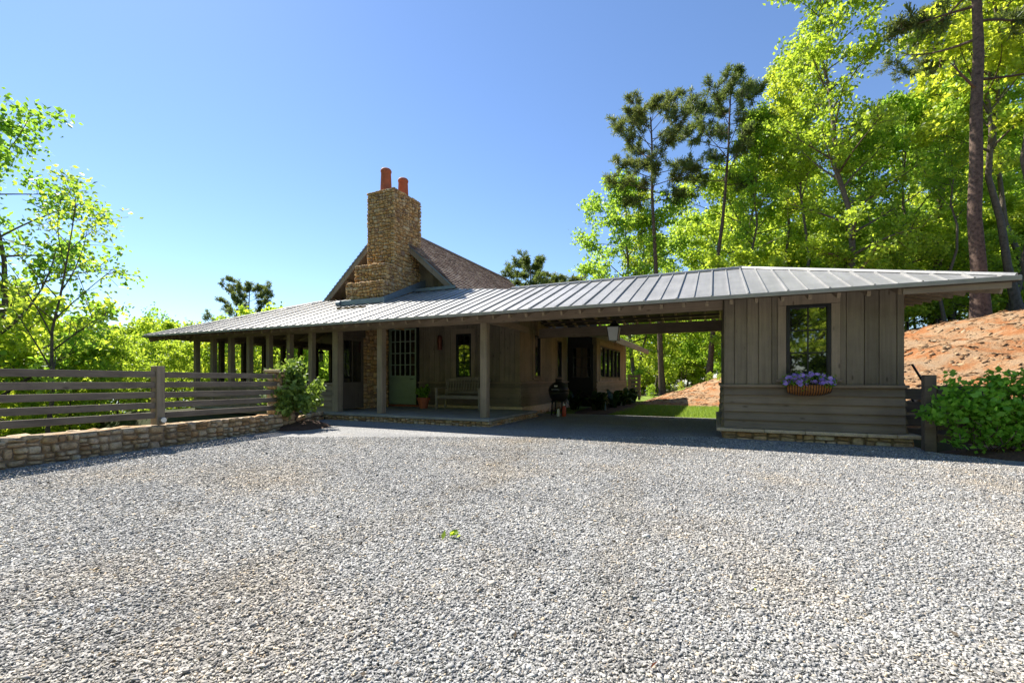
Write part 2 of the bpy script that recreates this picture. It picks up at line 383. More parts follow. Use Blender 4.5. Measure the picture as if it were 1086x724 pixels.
# ---------------------------------------------------------------- terrain
def sstep(x): x = np.clip(x, 0, 1); return x * x * (3 - 2 * x)
def height(U, Vv):
    U = np.asarray(U, float); Vv = np.asarray(Vv, float)
    crest = np.interp(U, [-60, -3.2, 0, 4, 7, 9.7, 15, 30, 120], [0, 0, 1.0, 2.15, 2.85, 3.4, 4.2, 5.5, 9])
    v0 = np.interp(U, [2.6, 4.2], [19.6, 9.7]); vc = np.interp(U, [0, 4], [25.5, 20.5])
    r = np.clip((Vv - v0) / (vc - v0), 0, 1); r = 0.5 * r + 0.5 * sstep(r)
    z = crest * r + np.where(Vv > vc, (Vv - vc) * 0.03, 0) * (U > 2)
    L = np.interp(Vv, [7.2, 9.0], [-9.0, -18.2])
    d = np.maximum(L - U, 0)
    z = z - 4.2 * sstep(d / 16) - 4 * sstep((d - 22) / 40)
    back = np.maximum(Vv - 24, 0) * (U < -3)
    z = z - np.where(U < -3, 3.5 * sstep(back / 25) * sstep((-3 - U) / 10), 0)
    n = 0.13 * np.sin(U * 1.7 + 1.3 * np.sin(Vv * 0.9)) * np.sin(Vv * 1.9 + U * 0.6) + 0.05 * np.sin(U * 4.1 + Vv * 2.7) + 0.03 * np.sin(U * 7.3 - Vv * 6.1)
    flat = (U > -9.2) & (U < 3.5) & (Vv < 19.5) | ((Vv < 9.5) & (U > -9.2))
    return z + np.where(flat, 0, n * np.clip(np.abs(z) * 1.5, 0, 1)) - 0.03
def terrain():
    us = np.unique(np.round(np.concatenate([np.linspace(-400, -60, 18), np.linspace(-60, -18, 29), np.arange(-18, 18.01, 0.4), np.linspace(18, 60, 28), np.linspace(60, 400, 18)]), 3))
    vs = np.unique(np.round(np.concatenate([np.linspace(-300, -30, 15), np.linspace(-30, 6, 19), np.arange(6, 31.01, 0.4), np.linspace(31, 70, 22), np.linspace(70, 500, 20)]), 3))
    UU, VV = np.meshgrid(us, vs, indexing='ij'); Z = height(UU, VV)
    P = np.stack([UU, VV, Z], -1).reshape(-1, 3); nv = len(vs)
    i, j = np.meshgrid(np.arange(len(us) - 1), np.arange(nv - 1), indexing='ij'); i = i.ravel(); j = j.ravel()
    F = np.stack([i * nv + j, (i + 1) * nv + j, (i + 1) * nv + j + 1, i * nv + j + 1], 1)
    cu = (us[i] + us[i + 1]) / 2; cv = (vs[j] + vs[j + 1]) / 2
    v0 = np.interp(cu, [2.6, 4.2], [19.6, 9.4]); vtop = np.interp(cu, [-3, 0, 4, 12], [27.5, 30, 26, 24.5])
    clay = (cv > v0) & (cv < vtop) & (cu > -3.4) & (cu < 18)
    lawn = (cv > 13.6) & ~clay & (cv < 30) & (cu > -9) & (cu < 4.4)
    def part(name, mask, m):
        f = F[mask]; idx, inv = np.unique(f, return_inverse=True)
        o = link(name, np_mesh(name, P[idx], inv.reshape(f.shape), m, True)); tag(o, kind='structure'); return o
    part('clay_slope', clay, M['clay']); part('lawn', lawn, M['lawn']); part('terrain', ~clay & ~lawn, M['forest'])
terrain()

FA = np.array([-7.60, 0.3]); FB = np.array([-8.50, 6.80])      # foot of the left wall
fd = (FB - FA) / np.linalg.norm(FB - FA); fn = np.array([fd[1], -fd[0]])
def gravel_sheet():
    edge = [(-6.0, -14), (14, -14), (14, 7.6), (5.2, 7.75), (3.6, 8.3), (3.0, 8.75), (2.7, 13.66), (-3.2, 13.66), (-4.0, 13.6), (-5.1, 13.4), (-5.1, 9.0), (-9.7, 9.0), (-8.6, 6.9), (-7.63, 0.3)]
    b = MB(); b.add([(x, y, 0.0) for x, y in edge], [tuple(range(len(edge)))])
    tag(b.build('gravel_drive', M['gravel']), kind='structure')
gravel_sheet()
tag(MB().slab([(-900, -500, -6.6), (-40, -500, -6.6), (-40, 900, -6.6), (-900, 900, -6.6)], 0.01).build('lake_water', M['water']), kind='structure')

def pebbles():
    rng = np.random.default_rng(5); n = 380000
    yc = rng.uniform(1.1, 8.5, n); xc = rng.uniform(-1.25, 1.25, n) * yc + rng.uniform(-0.4, 0.4, n)
    U = CA * xc - SA * yc; Vv = SA * xc + CA * yc
    foot = np.interp(Vv, [FA[1], FB[1], 9.0], [FA[0], FB[0], -9.6])
    keep = (U > foot + 0.06) & ~((Vv > 8.95) & (U < -4.65)) & ~((Vv > 9.0) & (U > 0.05)) & ~((U > 2.9) & (Vv > 8.7 - (U - 2.9) * 0.4)) & (Vv < 7.7 + 20 * (U < 3.4))
    U, Vv, yc = U[keep], Vv[keep], yc[keep]; n = len(U)
    base = np.array([[1, 0, 0], [-1, 0, 0], [0, 1, 0], [0, -1, 0], [0, 0, 1], [0, 0, -1]], float)
    P = base[None] + rng.normal(0, 0.28, (n, 6, 3))
    s = rng.lognormal(0, 0.32, (n, 1, 1)) * (0.0056 + 0.00045 * yc)[:, None, None]
    P = P * s * np.stack([rng.uniform(0.9, 1.5, n), rng.uniform(0.7, 1.05, n), rng.uniform(0.35, 0.6, n)], -1)[:, None, :]
    q = unit(rng.normal(size=(n, 4)) * [1, 0.22, 0.22, 1.0]); w_, x, y, z = q.T
    Rm = np.stack([1 - 2 * (y * y + z * z), 2 * (x * y - z * w_), 2 * (x * z + y * w_), 2 * (x * y + z * w_), 1 - 2 * (x * x + z * z), 2 * (y * z - x * w_), 2 * (x * z - y * w_), 2 * (y * z + x * w_), 1 - 2 * (x * x + y * y)], -1).reshape(n, 3, 3)
    P = np.einsum('nij,nkj->nki', Rm, P)
    P += np.stack([U, Vv, rng.uniform(-0.001, 0.004, n)], -1)[:, None, :]
    t = np.array([[0, 2, 4], [2, 1, 4], [1, 3, 4], [3, 0, 4], [2, 0, 5], [1, 2, 5], [3, 1, 5], [0, 3, 5]])
    F = (np.arange(n)[:, None, None] * 6 + t[None]).reshape(-1, 3)
    o = link('gravel_stones', np_mesh('gravel_stones', P.reshape(-1, 3), F, M['pebble']))
    tag(o, 'loose grey crushed stone covering the drive', 'gravel', kind='stuff')
pebbles()

def chips():
    rng = np.random.default_rng(8); n = 14000
    U = rng.uniform(-3.2, 15, n); Vv = rng.uniform(9.6, 27, n)
    v0 = np.interp(U, [2.6, 4.2], [19.8, 9.6]); k = Vv > v0; U, Vv = U[k], Vv[k]; n = len(U)
    z = height(U, Vv)
    L = rng.lognormal(0, 0.5, n) * 0.06; W = L * rng.uniform(0.25, 0.8, n); T = L * rng.uniform(0.05, 0.22, n)
    a = rng.uniform(-0.6, 0.6, n) + 0.2; ca, sa = np.cos(a), np.sin(a)
    base = np.array([[-1, -1, -1], [1, -1, -1], [1, 1, -1], [-1, 1, -1], [-1, -1, 1], [1, -1, 1], [1, 1, 1], [-1, 1, 1]], float)
    P = base[None] + rng.normal(0, 0.25, (n, 8, 3)); P = P * np.stack([L, W, T], -1)[:, None, :] * 0.5
    dzu = (height(U + 0.2, Vv) - z) / 0.2; dzv = (height(U, Vv + 0.2) - z) / 0.2
    X = P[..., 0] * ca[:, None] - P[..., 1] * sa[:, None]; Y = P[..., 0] * sa[:, None] + P[..., 1] * ca[:, None]
    Z = P[..., 2] + X * dzu[:, None] + Y * dzv[:, None] + z[:, None] + 0.01
    V3 = np.stack([X + U[:, None], Y + Vv[:, None], Z], -1).reshape(-1, 3)
    f = np.array([(3, 2, 1, 0), (4, 5, 6, 7), (0, 1, 5, 4), (1, 2, 6, 5), (2, 3, 7, 6), (3, 0, 4, 7)])
    F = (np.arange(n)[:, None, None] * 8 + f[None]).reshape(-1, 4)
    tag(link('bark_chips', np_mesh('bark_chips', V3, F, M['chip'])), 'straw, bark and stone chips strewn over the red clay bank', 'chips', kind='stuff')
chips()

def grass():
    rng = np.random.default_rng(3); n = 34000
    U = rng.uniform(-3.2, 4, n); Vv = rng.uniform(13.9, 20, n)
    k = ~((U < -3.0) & (Vv < 23)) & (Vv < np.interp(U, [2.6, 4.2], [19.7, 13.9])); U, Vv = U[k], Vv[k]; n = len(U)
    z = height(U, Vv); h = rng.uniform(0.03, 0.075, n); a = rng.uniform(0, 6.28, n); wd = 0.006
    dx = np.cos(a) * wd; dy = np.sin(a) * wd; lx = rng.normal(0, 0.025, n); ly = rng.normal(0, 0.025, n)
    V3 = np.stack([np.stack([U - dx, Vv - dy, z], -1), np.stack([U + dx, Vv + dy, z], -1), np.stack([U + lx, Vv + ly, z + h], -1)], 1).reshape(-1, 3)
    tag(link('lawn_grass', np_mesh('lawn_grass', V3, np.arange(3 * n).reshape(-1, 3), M['grass'])), 'short mown grass behind the carport', 'grass', kind='stuff')
grass()

# ---------------------------------------------------------------- stonework
def split(rng, x0, x1, y0, y1, tw, th, out):
    w_, h_ = x1 - x0, y1 - y0
    if w_ < tw * rng.uniform(0.9, 1.9) and h_ < th * rng.uniform(0.9, 1.9): out.append((x0, x1, y0, y1)); return
    if w_ / tw > h_ / th * rng.uniform(0.7, 1.4):
        m_ = x0 + w_ * rng.uniform(0.35, 0.65); split(rng, x0, m_, y0, y1, tw, th, out); split(rng, m_, x1, y0, y1, tw, th, out)
    else:
        m_ = y0 + h_ * rng.uniform(0.35, 0.65); split(rng, x0, x1, y0, m_, tw, th, out); split(rng, x0, x1, m_, y1, tw, th, out)
def stone_face(mb, rng, o, xd, yd, nd_, w_, h_, tw, th, depth, gap=0.012):
    """random rubble laid on the face o + x*xd + y*yd, pillowed out along nd_"""
    o, xd, yd, nd_ = map(Vector, (o, xd, yd, nd_)); out = []
    split(rng, 0, w_, 0, h_, tw, th, out)
    for x0, x1, y0, y1 in out:
        x0 += gap / 2; x1 -= gap / 2; y0 += gap / 2; y1 -= gap / 2
        if x1 - x0 < 0.015 or y1 - y0 < 0.015: continue
        cx, cy, hx, hy = (x0 + x1) / 2, (y0 + y1) / 2, (x1 - x0) / 2, (y1 - y0) / 2
        dp = depth * rng.uniform(0.45, 1.15); tx, ty = rng.uniform(-0.3, 0.3) * dp, rng.uniform(-0.3, 0.3) * dp
        vs = []; ring = []; rot = rng.uniform(-0.16, 0.16); cr_, sr_ = math.cos(rot), math.sin(rot)
        for k in range(10):
            t = 2 * math.pi * (k + rng.uniform(-0.2, 0.2)) / 10
            c, s = math.cos(t), math.sin(t); e = 0.42
            ring.append((math.copysign(abs(c) ** e, c) * rng.uniform(0.88, 1.0), math.copysign(abs(s) ** e, s) * rng.uniform(0.88, 1.0)))
        for sc, dz in ((1.0, -0.15), (0.98, 0.45), (0.84, 0.88), (0.45, 1.0)):
            for a, b in ring:
                x0_, y0_ = a * hx * sc, b * hy * sc; x, y = cx + x0_ * cr_ - y0_ * sr_, cy + x0_ * sr_ + y0_ * cr_
                d = dp * dz + (a * tx + b * ty) * sc * (dz > 0) + rng.uniform(-0.08, 0.08) * dp
                vs.append(o + xd * x + yd * y + nd_ * d)
        vs.append(o + xd * cx + yd * cy + nd_ * dp)
        fs = []
        for r in range(3):
            for k in range(10):
                a, b, c, d = r * 10 + k, r * 10 + (k + 1) % 10, (r + 1) * 10 + (k + 1) % 10, (r + 1) * 10 + k
                fs.append((a, b, c, d))
        for k in range(10): fs.append((30 + k, 30 + (k + 1) % 10, 40))
        mb.add(vs, fs)

# ---------------------------------------------------------------- the house
house = empty('house', (0, 0, 0), 'low brown timber house with stone chimney, grey metal roof and open carport', 'house')
VE, ZE, SL = 8.6, 2.53, 0.372
UL, UR = -17.4, 3.86
def rz(v): return ZE + SL * (v - VE)
A = (UL, VE, ZE); B = (UR, VE, ZE); Cc = (0.57, 11.5, rz(11.5)); D = (-5.2, 11.5, rz(11.5)); E_ = (-7.65, 12.6, rz(12.6)); F_ = (-13.6, 12.6, rz(12.6))
ZR = 2.91
B2 = (UR, 14.4, ZR); D2 = (-5.2, 14.4, ZR); SR = (rz(11.5) - ZR) / 2.9; LB = (UL, 21, ZE); FB_ = (-13.6, 21, rz(12.6))
SIDE = [E_, (-7.65, 22.8, E_[2]), (-2.96, 22.8, 2.50), (-2.96, 14.42, 2.50), (-5.2, 14.42, 2.535 + 0.68), D]
planes = [[A, B, Cc, D, E_, F_], [B, B2, Cc], [Cc, B2, D2, D], [A, F_, FB_, LB]]
rm = MB()
for p in planes: rm.slab(p, 0.035)
rm.slab([E_, D, (-5.2, 14.5, 2.9), (-2.96, 14.8, 2.50), (-2.96, 22.8, 2.50), (-7.65, 22.8, 4.018)], 0.05)
# standing seams
def topv(u):
    return float(np.interp(u, [UL, F_[0], E_[0], D[0], Cc[0], UR], [VE, 12.6, 12.6, 11.5, 11.5, VE]))
k = int((UL + 0.056) / 0.288)
nrm = Vector((0, -SL, 1)).normalized()
while True:
    u = -0.056 + 0.288 * k; k += 1
    if u > UR - 0.1: break
    if u < UL + 0.1: continue
    vt = topv(u); hgt = 0.034 if k % 2 else 0.024
    rm.bar((u, VE + 0.005, ZE + hgt / 2), (u, vt - 0.02, rz(vt - 0.02) + hgt / 2), 0.022 if k % 2 else 0.016, hgt, nrm)
for i in range(1, 20):
    v = VE + 0.288 * i
    if v > 14.3: break
    u1 = np.interp(v, [VE, 11.5, 14.4], [UR, Cc[0], UR]); ze = ZE + (v - VE) / 5.8 * (ZR - ZE)
    zt = float(np.interp(v, [VE, 11.5, 14.4], [ZE, Cc[2], ZR]))
    rm.bar((UR - 0.01, v, ze + 0.015), (u1, v, zt + 0.015), 0.02, 0.03)
for i in range(1, 42):
    v = VE + 0.288 * i; u1 = np.interp(v, [VE, 12.6], [UL, -13.6]); zt = ZE + (u1 - UL) / 3.8 * (F_[2] - ZE)
    rm.bar((UL + 0.01, v, ZE + 0.015), (u1, v, zt + 0.015), 0.02, 0.03)
# ridge and hip caps
rm.tube([(Cc[0], Cc[1], Cc[2] + 0.01), (D[0], D[1], D[2] + 0.01)], 0.05, 8); rm.tube([(Cc[0], Cc[1], Cc[2] + 0.01), (B[0] - 0.02, B[1] + 0.02, B[2] + 0.01)], 0.045, 8)
rm.tube([(A[0] + 0.02, A[1] + 0.02, A[2] + 0.01), (F_[0], F_[1], F_[2] + 0.01)], 0.04, 8)
rm.build('metal_roof', M['roof'], house)
# metal drip edge
g = MB(); g.box((UL - 0.02, VE - 0.035, ZE - 0.055), (UR + 0.02, VE - 0.004, ZE + 0.012)); g.bar((UR + 0.02, VE, ZE - 0.022), (UR + 0.02, 14.4, ZR - 0.022), 0.03, 0.066)
g.box((UL - 0.035, VE, ZE - 0.055), (UL - 0.004, 21, ZE + 0.012))
g.build('drip_edge', M['gutter'], house, bevel=0.008, seg=2)
# timber deck under the sheet, drawn in from the edge
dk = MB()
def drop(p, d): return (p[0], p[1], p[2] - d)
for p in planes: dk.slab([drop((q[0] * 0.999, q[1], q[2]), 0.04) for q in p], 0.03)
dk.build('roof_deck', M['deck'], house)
# rafters
def rafter(p, q, w_=0.05, h_=0.10): MB().bar(p, q, w_, h_).build('rafter', M['rafter'], house)
u = -0.1923 * 8.7 - 0.387 * 39
RD = 0.122
while u < 3.7:
    if u > UL + 0.25:
        vt = min(topv(u) - 0.05, 11.45)
        if vt > VE + 0.35: rafter((u, VE + 0.09, rz(VE + 0.09) - RD), (u, vt, rz(vt) - RD))
    u += 0.387
for i in range(13):
    v = 9.0 + i * 0.42; u1 = float(np.interp(v, [VE, 11.5, 14.4], [UR, Cc[0], UR])); q = (Cc[2] - ZE) / (UR - Cc[0])
    if UR - u1 > 0.3:
        
        u1 = max(u1, 1.2); n3 = (Vector(B2) - Vector(B)).cross(Vector(Cc) - Vector(B))
        zz = lambda a: B[2] - (n3.x * (a - B[0]) + n3.y * (v - B[1])) / n3.z
        rafter((UR - 0.09, v, zz(UR - 0.09) - RD), (u1, v, zz(u1) - RD))
for i in range(21):
    uu = -4.9 + i * 0.387
    v1 = 11.5 if uu < 0.5 else float(np.interp(uu, [0.57, UR], [11.5, 14.4]))
    if 14.3 - v1 > 0.4: rafter((uu, 14.36, ZR + 0.04 * SR - RD), (uu, v1 + 0.05, ZR + (14.4 - v1) * SR - RD))
for i in range(8):
    v = 9.2 + i * 0.8; rafter((UL + 0.1, v, ZE + 0.04 - RD), (min(-15.7, UL + (v - VE) * 0.9), v, ZE + (min(-15.7, UL + (v - VE) * 0.9) - UL) * 0.39 - RD))
MB().bar((UR - 0.12, VE + 0.11, ZE - 0.12), (Cc[0], 11.45, Cc[2] - 0.2), 0.08, 0.19).bar((UR - 0.12, 14.29, ZR - 0.12), (Cc[0], 11.55, Cc[2] - 0.2), 0.08, 0.19).build('hip_rafter', M['rafter'], house)
MB().bar((UL + 0.12, VE + 0.11, ZE - 0.12), (-13.7, 12.5, F_[2] - 0.2), 0.08, 0.19).build('hip_rafter', M['rafter'], house)
MB().box((2.6, VE + 0.03, ZE - 0.15), (UR - 0.06, VE + 0.075, ZE - 0.06)).build('fascia', M['beam'], house)
# skip laths below the deck that show above the rear beam
lt = MB()
for v in (11.9, 12.5, 13.1, 13.62): lt.bar((-5.1, v, ZR + (14.4 - v) * SR - 0.235), (0.12, v, ZR + (14.4 - v) * SR - 0.235), 0.07, 0.035)
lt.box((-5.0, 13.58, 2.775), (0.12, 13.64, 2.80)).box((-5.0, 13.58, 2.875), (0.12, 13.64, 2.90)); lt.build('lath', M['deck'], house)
# beams
BZ0, BZ1 = 2.41, 2.66
MB().box((-16.1, 9.36, BZ0), (0.14, 9.5, BZ1)).build('front_beam', M['beam'], house, bevel=0.006)
MB().box((-5.15, 13.5, 2.40), (0.2, 13.64, 2.70)).build('rear_beam', M['beam'], house, bevel=0.006)
MB().box((-16.0, 9.5, BZ0), (-15.86, 15.6, BZ1)).build('side_beam', M['beam'], house, bevel=0.006)
MB().bar((-5.0, 9.5, 2.52), (-5.0, 12.14, 2.52), 0.1, 0.16).build('tie_beam', M['beam'], house, bevel=0.006)
MB().box((-5.26, 11.44, 3.2), (0.6, 11.56, 3.42)).build('ridge_beam', M['beam'], house)

SLAB = 0.18
def post(u, v, s, name='porch_post', m='post', z0=SLAB, z1=BZ0):
    MB().box((u - s / 2, v - s / 2, z0), (u + s / 2, v + s / 2, z1)).build(name, M[m], house, bevel=0.006)
post(-9.62, 9.44, 0.2); post(-8.07, 9.44, 0.17); post(-4.97, 9.44, 0.17)
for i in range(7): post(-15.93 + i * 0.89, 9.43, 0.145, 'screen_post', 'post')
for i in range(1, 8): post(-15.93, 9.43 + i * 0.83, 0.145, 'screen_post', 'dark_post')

# siding -----------------------------------------------------------
def wall_point(axis, f, a, d, z):
    return (a, f + d, z) if axis == 'u' else (f + d, a, z)
def boards(mb, rng, axis, f, sgn, a0, a1, z0, z1, holes=(), wmin=0.15, wmax=0.25, t=0.022):
    """vertical boards on a wall; f the face plane, sgn the outward direction"""
    cuts = [a0]
    while cuts[-1] < a1 - wmax: cuts.append(cuts[-1] + rng.uniform(wmin, wmax))
    cuts.append(a1)
    for h in holes: cuts += [h[0], h[1]]
    cuts = sorted(c for c in set(cuts) if a0 <= c <= a1)
    for x0, x1 in zip(cuts, cuts[1:]):
        if x1 - x0 < 0.012: continue
        segs = [(z0, z1)]
        for h in holes:
            if x0 >= h[0] - 1e-4 and x1 <= h[1] + 1e-4: segs = [(z0, h[2]), (h[3], z1)]
        tt = t + rng.uniform(-0.004, 0.004)
        for s0, s1 in segs:
            if s1 - s0 < 0.02: continue
            mb.box(wall_point(axis, f, x0 + 0.006, -sgn * 0.0, s0), wall_point(axis, f, x1 - 0.006, -sgn * tt, s1))
def laps(mb, axis, f, sgn, a0, a1, z0, z1, n, flare=0.03):
    hgt = (z1 - z0) / n
    for i in range(n):
        b0, b1 = z0 + i * hgt, z0 + (i + 1) * hgt - 0.002
        fl = flare * (1 - i / n)
        o0, o1, i0 = sgn * (0.036 + fl), sgn * (0.002 + fl * 0.6), -sgn * 0.03
        q = [wall_point(axis, f, a0, i0, b0), wall_point(axis, f, a1, i0, b0), wall_point(axis, f, a1, o0, b0), wall_point(axis, f, a0, o0, b0),
             wall_point(axis, f, a0, i0, b1), wall_point(axis, f, a1, i0, b1), wall_point(axis, f, a1, o1, b1), wall_point(axis, f, a0, o1, b1)]
        mb.hexa(q)
def wall(axis, f, sgn, a0, a1, z0, z1, holes=(), seed=1, zs=0.97, nl=5, mv='siding_z', ml='siding_x', ledge=True, name='wall'):
    rng = random.Random(seed); b = MB()
    boards(b, rng, axis, f, sgn, a0, a1, zs, z1, holes)
    core = MB(); core.box(wall_point(axis, f, a0 + 0.002, -sgn * 0.035, z0), wall_point(axis, f, a1 - 0.002, -sgn * 0.15, z1))
    b.v += []; n = len(b.v); b.add(core.v, core.f)
    o = b.build(name, M[mv], house)
    s = MB(); laps(s, axis, f, sgn, a0, a1, z0, zs - 0.012, nl); s.build('lap_siding', M[ml], house)
    if ledge:
        MB().box(wall_point(axis, f, a0 - 0.015, -sgn * 0.005, zs - 0.02), wall_point(axis, f, a1 + 0.015, sgn * 0.07, zs + 0.025)).build('water_table', M['beam' if axis == 'u' else 'rafter'], house, bevel=0.004)
    return o
def window(axis, f, sgn, a0, a1, z0, z1, nx, nz, frame=0.055, trim=0.13, mframe='black', mtrim='trim', head=0.16, name='window', sill=True):
    wf = MB()
    P = lambda a, d, z: wall_point(axis, f, a, sgn * d, z)
    for q in ((a0, a0 + frame, z0, z1), (a1 - frame, a1, z0, z1), (a0 + frame, a1 - frame, z0, z0 + frame), (a0 + frame, a1 - frame, z1 - frame, z1)):
        wf.box(P(q[0], -0.06, q[2]), P(q[1], 0.03, q[3]))
    fr = wf.build(name, M[mframe], house, bevel=0.004)
    gl = MB(); gl.box(P(a0 + frame * 0.9, -0.028, z0 + frame * 0.9), P(a1 - frame * 0.9, -0.02, z1 - frame * 0.9)); gl.build('glass', M['glass'], fr)
    mu = MB()
    for i in range(1, nx):
        x = a0 + frame + (a1 - a0 - 2 * frame) * i / nx; mu.box(P(x - 0.011, -0.022, z0 + frame), P(x + 0.011, -0.008, z1 - frame))
    for i in range(1, nz):
        z = z0 + frame + (z1 - z0 - 2 * frame) * i / nz; mu.box(P(a0 + frame, -0.022, z - 0.011), P(a1 - frame, -0.009, z + 0.011))
    if mu.v: mu.build('muntin', M[mframe], fr)
    if trim:
        t = MB(); t.box(P(a0 - trim, 0.003, z0 - 0.02), P(a0 - 0.003, 0.024, z1)); t.box(P(a1 + 0.003, 0.003, z0 - 0.02), P(a1 + trim, 0.024, z1)); t.box(P(a0 - trim, 0.003, z1 + 0.003), P(a1 + trim, 0.026, z1 + head))
        t.build('trim', M[mtrim], fr, bevel=0.003)
        if sill: MB().box(P(a0 - trim - 0.02, -0.01, z0 - 0.06), P(a1 + trim + 0.02, 0.06, z0 - 0.02)).build('sill', M['beam' if axis == 'u' else 'rafter'], fr, bevel=0.004)
    return fr

# pavilion right of the carport
PU0, PU1, PV0, PV1 = 0.16, 2.82, 9.3, 13.6
w1 = (1.16, 1.82, 1.11, 2.40)
wall('u', PV0, -1, PU0, PU1, 0.205, 2.78, [w1], 3)
window('u', PV0, -1, *w1, 2, 3, head=0.22)
wall('v', PU1, 1, PV0 + 0.024, PV1, 0.205, 2.62, seed=5, mv='sidewall_z', ml='siding_y')
wall('v', PU0, -1, PV0 + 0.024, PV1, 0.205, 2.62, seed=6, ml='siding_y')
MB().box((PU0 + 0.035, 10.3, 2.62), (PU0 + 0.14, 12.6, 2.98)).box((PU0 + 0.035, 9.75, 2.62), (PU0 + 0.14, 13.2, 2.75)).build('wall', M['siding_z'], house)
MB().box((PU0 + 0.03, PV1 - 0.1, 0.2), (PU1 - 0.03, PV1, 2.6)).build('wall', M['siding_z'], house)
rng = random.Random(11)
pl = MB()
pl2 = MB(); pl2.box((PU0 + 0.0, PV0 - 0.05, -0.1), (PU1 + 0.08, PV1 + 0.1, 0.135)); pl2.build('foundation_core', M['mortar'], house)
stone_face(pl, rng, (PU0 - 0.02, PV0 - 0.055, -0.03), (1, 0, 0), (0, 0, 1), (0, -1, 0), PU1 - PU0 + 0.12, 0.165, 0.22, 0.11, 0.05)
stone_face(pl, rng, (PU1 + 0.085, PV0 - 0.08, -0.03), (0, 1, 0), (0, 0, 1), (1, 0, 0), 4.2, 0.165, 0.22, 0.11, 0.05)
stone_face(pl, rng, (PU0 - 0.005, PV1, -0.03), (0, -1, 0), (0, 0, 1), (-1, 0, 0), 4.3, 0.165, 0.22, 0.11, 0.05)
pl.build('stone_foundation', M['stone_wall'], house, smooth=True)
cp = MB(); x = PU0 - 0.13
for wd in (0.78, 0.62, 0.86, 0.4, 0.4):
    x1 = min(x + wd, PU1 + 0.2); cp.box((x, PV0 - 0.16, 0.137), (x1 - 0.006, PV0 + 0.1, 0.195)); x = x1
y = PV0 + 0.106
for i in range(5):
    cp.box((PU1 - 0.05, y, 0.137), (PU1 + 0.19, y + 0.84, 0.193)); cp.box((PU0 - 0.13, y, 0.137), (PU0 + 0.05, y + 0.84, 0.193)); y += 0.846
cp.build('stone_cap', M['cap'], house, bevel=0.012, seg=2)

# house front wall on the porch
HV = 12.2; HU = -5.25
wb = (-7.44, -6.90, 1.13, 2.50); dg = (-10.1, -8.97, 0.24, 2.76)
wall('u', HV, -1, -8.86, HU, 0.27, 3.5, [wb], 21)
window('u', HV, -1, *wb, 2, 3)
wall('v', HU, 1, HV - 0.02, 16.9, 0.27, 3.2, [(13.34, 13.86, 1.13, 2.48), (15.6, 16.1, 1.13, 2.48)], 22, mv='sidewall_z', ml='siding_y')
window('v', HU, 1, 13.34, 13.86, 1.13, 2.48, 1, 1, trim=0.14, mtrim='sidewall_z')
window('v', HU, 1, 15.6, 16.1, 1.13, 2.48, 1, 1, trim=0.12, mtrim='sidewall_z')
MB().box((-10.9, HV - 0.0, 2.86), (-8.86, HV + 0.12, 3.6)).build('wall', M['siding_z'], house)
MB().box((-8.96, HV - 0.03, 0.2), (-8.87, HV + 0.1, 2.86)).box((-10.2, HV - 0.03, 2.77), (-8.965, HV + 0.1, 2.86)).build('door_jamb', M['black'], house)
MB().box((-10.3, HV - 0.14, SLAB + 0.002), (-8.8, HV + 0.1, 0.235)).build('threshold', M['terracotta'], house, bevel=0.01)
MB().box((-8.8, HV - 0.12, SLAB + 0.002), (HU + 0.12, HV + 0.02, 0.265)).build('base_board', M['cap'], house, bevel=0.01)
MB().box((HU - 0.02, HV + 0.03, 0.02), (HU + 0.14, 16.85, 0.265)).build('base_board', M['cap'], house, bevel=0.01)
# green half-glazed door
dr = MB(); dr.box((dg[0], HV - 0.0, dg[2]), (dg[1], HV + 0.05, 1.17))
for i in range(4): dr.box((dg[0] + 0.01, HV - 0.018, dg[2] + 0.03 + i * 0.235), (dg[1] - 0.01, HV - 0.002, dg[2] + 0.255 + i * 0.235))
dr.box((dg[0], HV - 0.018, 1.172), (dg[0] + 0.09, HV + 0.05, dg[3])); dr.box((dg[1] - 0.06, HV - 0.018, 1.172), (dg[1], HV + 0.05, dg[3])); dr.box((dg[0] + 0.092, HV - 0.018, dg[3] - 0.04), (dg[1] - 0.062, HV + 0.05, dg[3]))
door = dr.build('green_door', M['door_green'], house, bevel=0.004)
door['label'] = 'sage green half glazed door beside the stone fireplace'
MB().box((dg[0] + 0.05, HV + 0.018, 1.15), (dg[1] - 0.03, HV + 0.026, dg[3] - 0.02)).build('glass', M['glass'], door)
mu = MB()
for i in range(1, 5): x = dg[0] + 0.05 + (dg[1] - dg[0] - 0.1) * i / 5; mu.box((x - 0.013, HV - 0.008, 1.174), (x + 0.013, HV + 0.014, dg[3] - 0.042))
for i in range(1, 4): z = 1.17 + (dg[3] - 1.21) * i / 4; mu.box((dg[0] + 0.092, HV - 0.006, z - 0.013), (dg[1] - 0.062, HV + 0.013, z + 0.013))
mu.build('muntin', M['muntin'], door)
MB().tube([(dg[1] - 0.1, HV - 0.02, 1.08), (dg[1] - 0.1, HV - 0.07, 1.08), (dg[1] - 0.2, HV - 0.07, 1.08)], 0.012).build('handle', M['iron'], door)

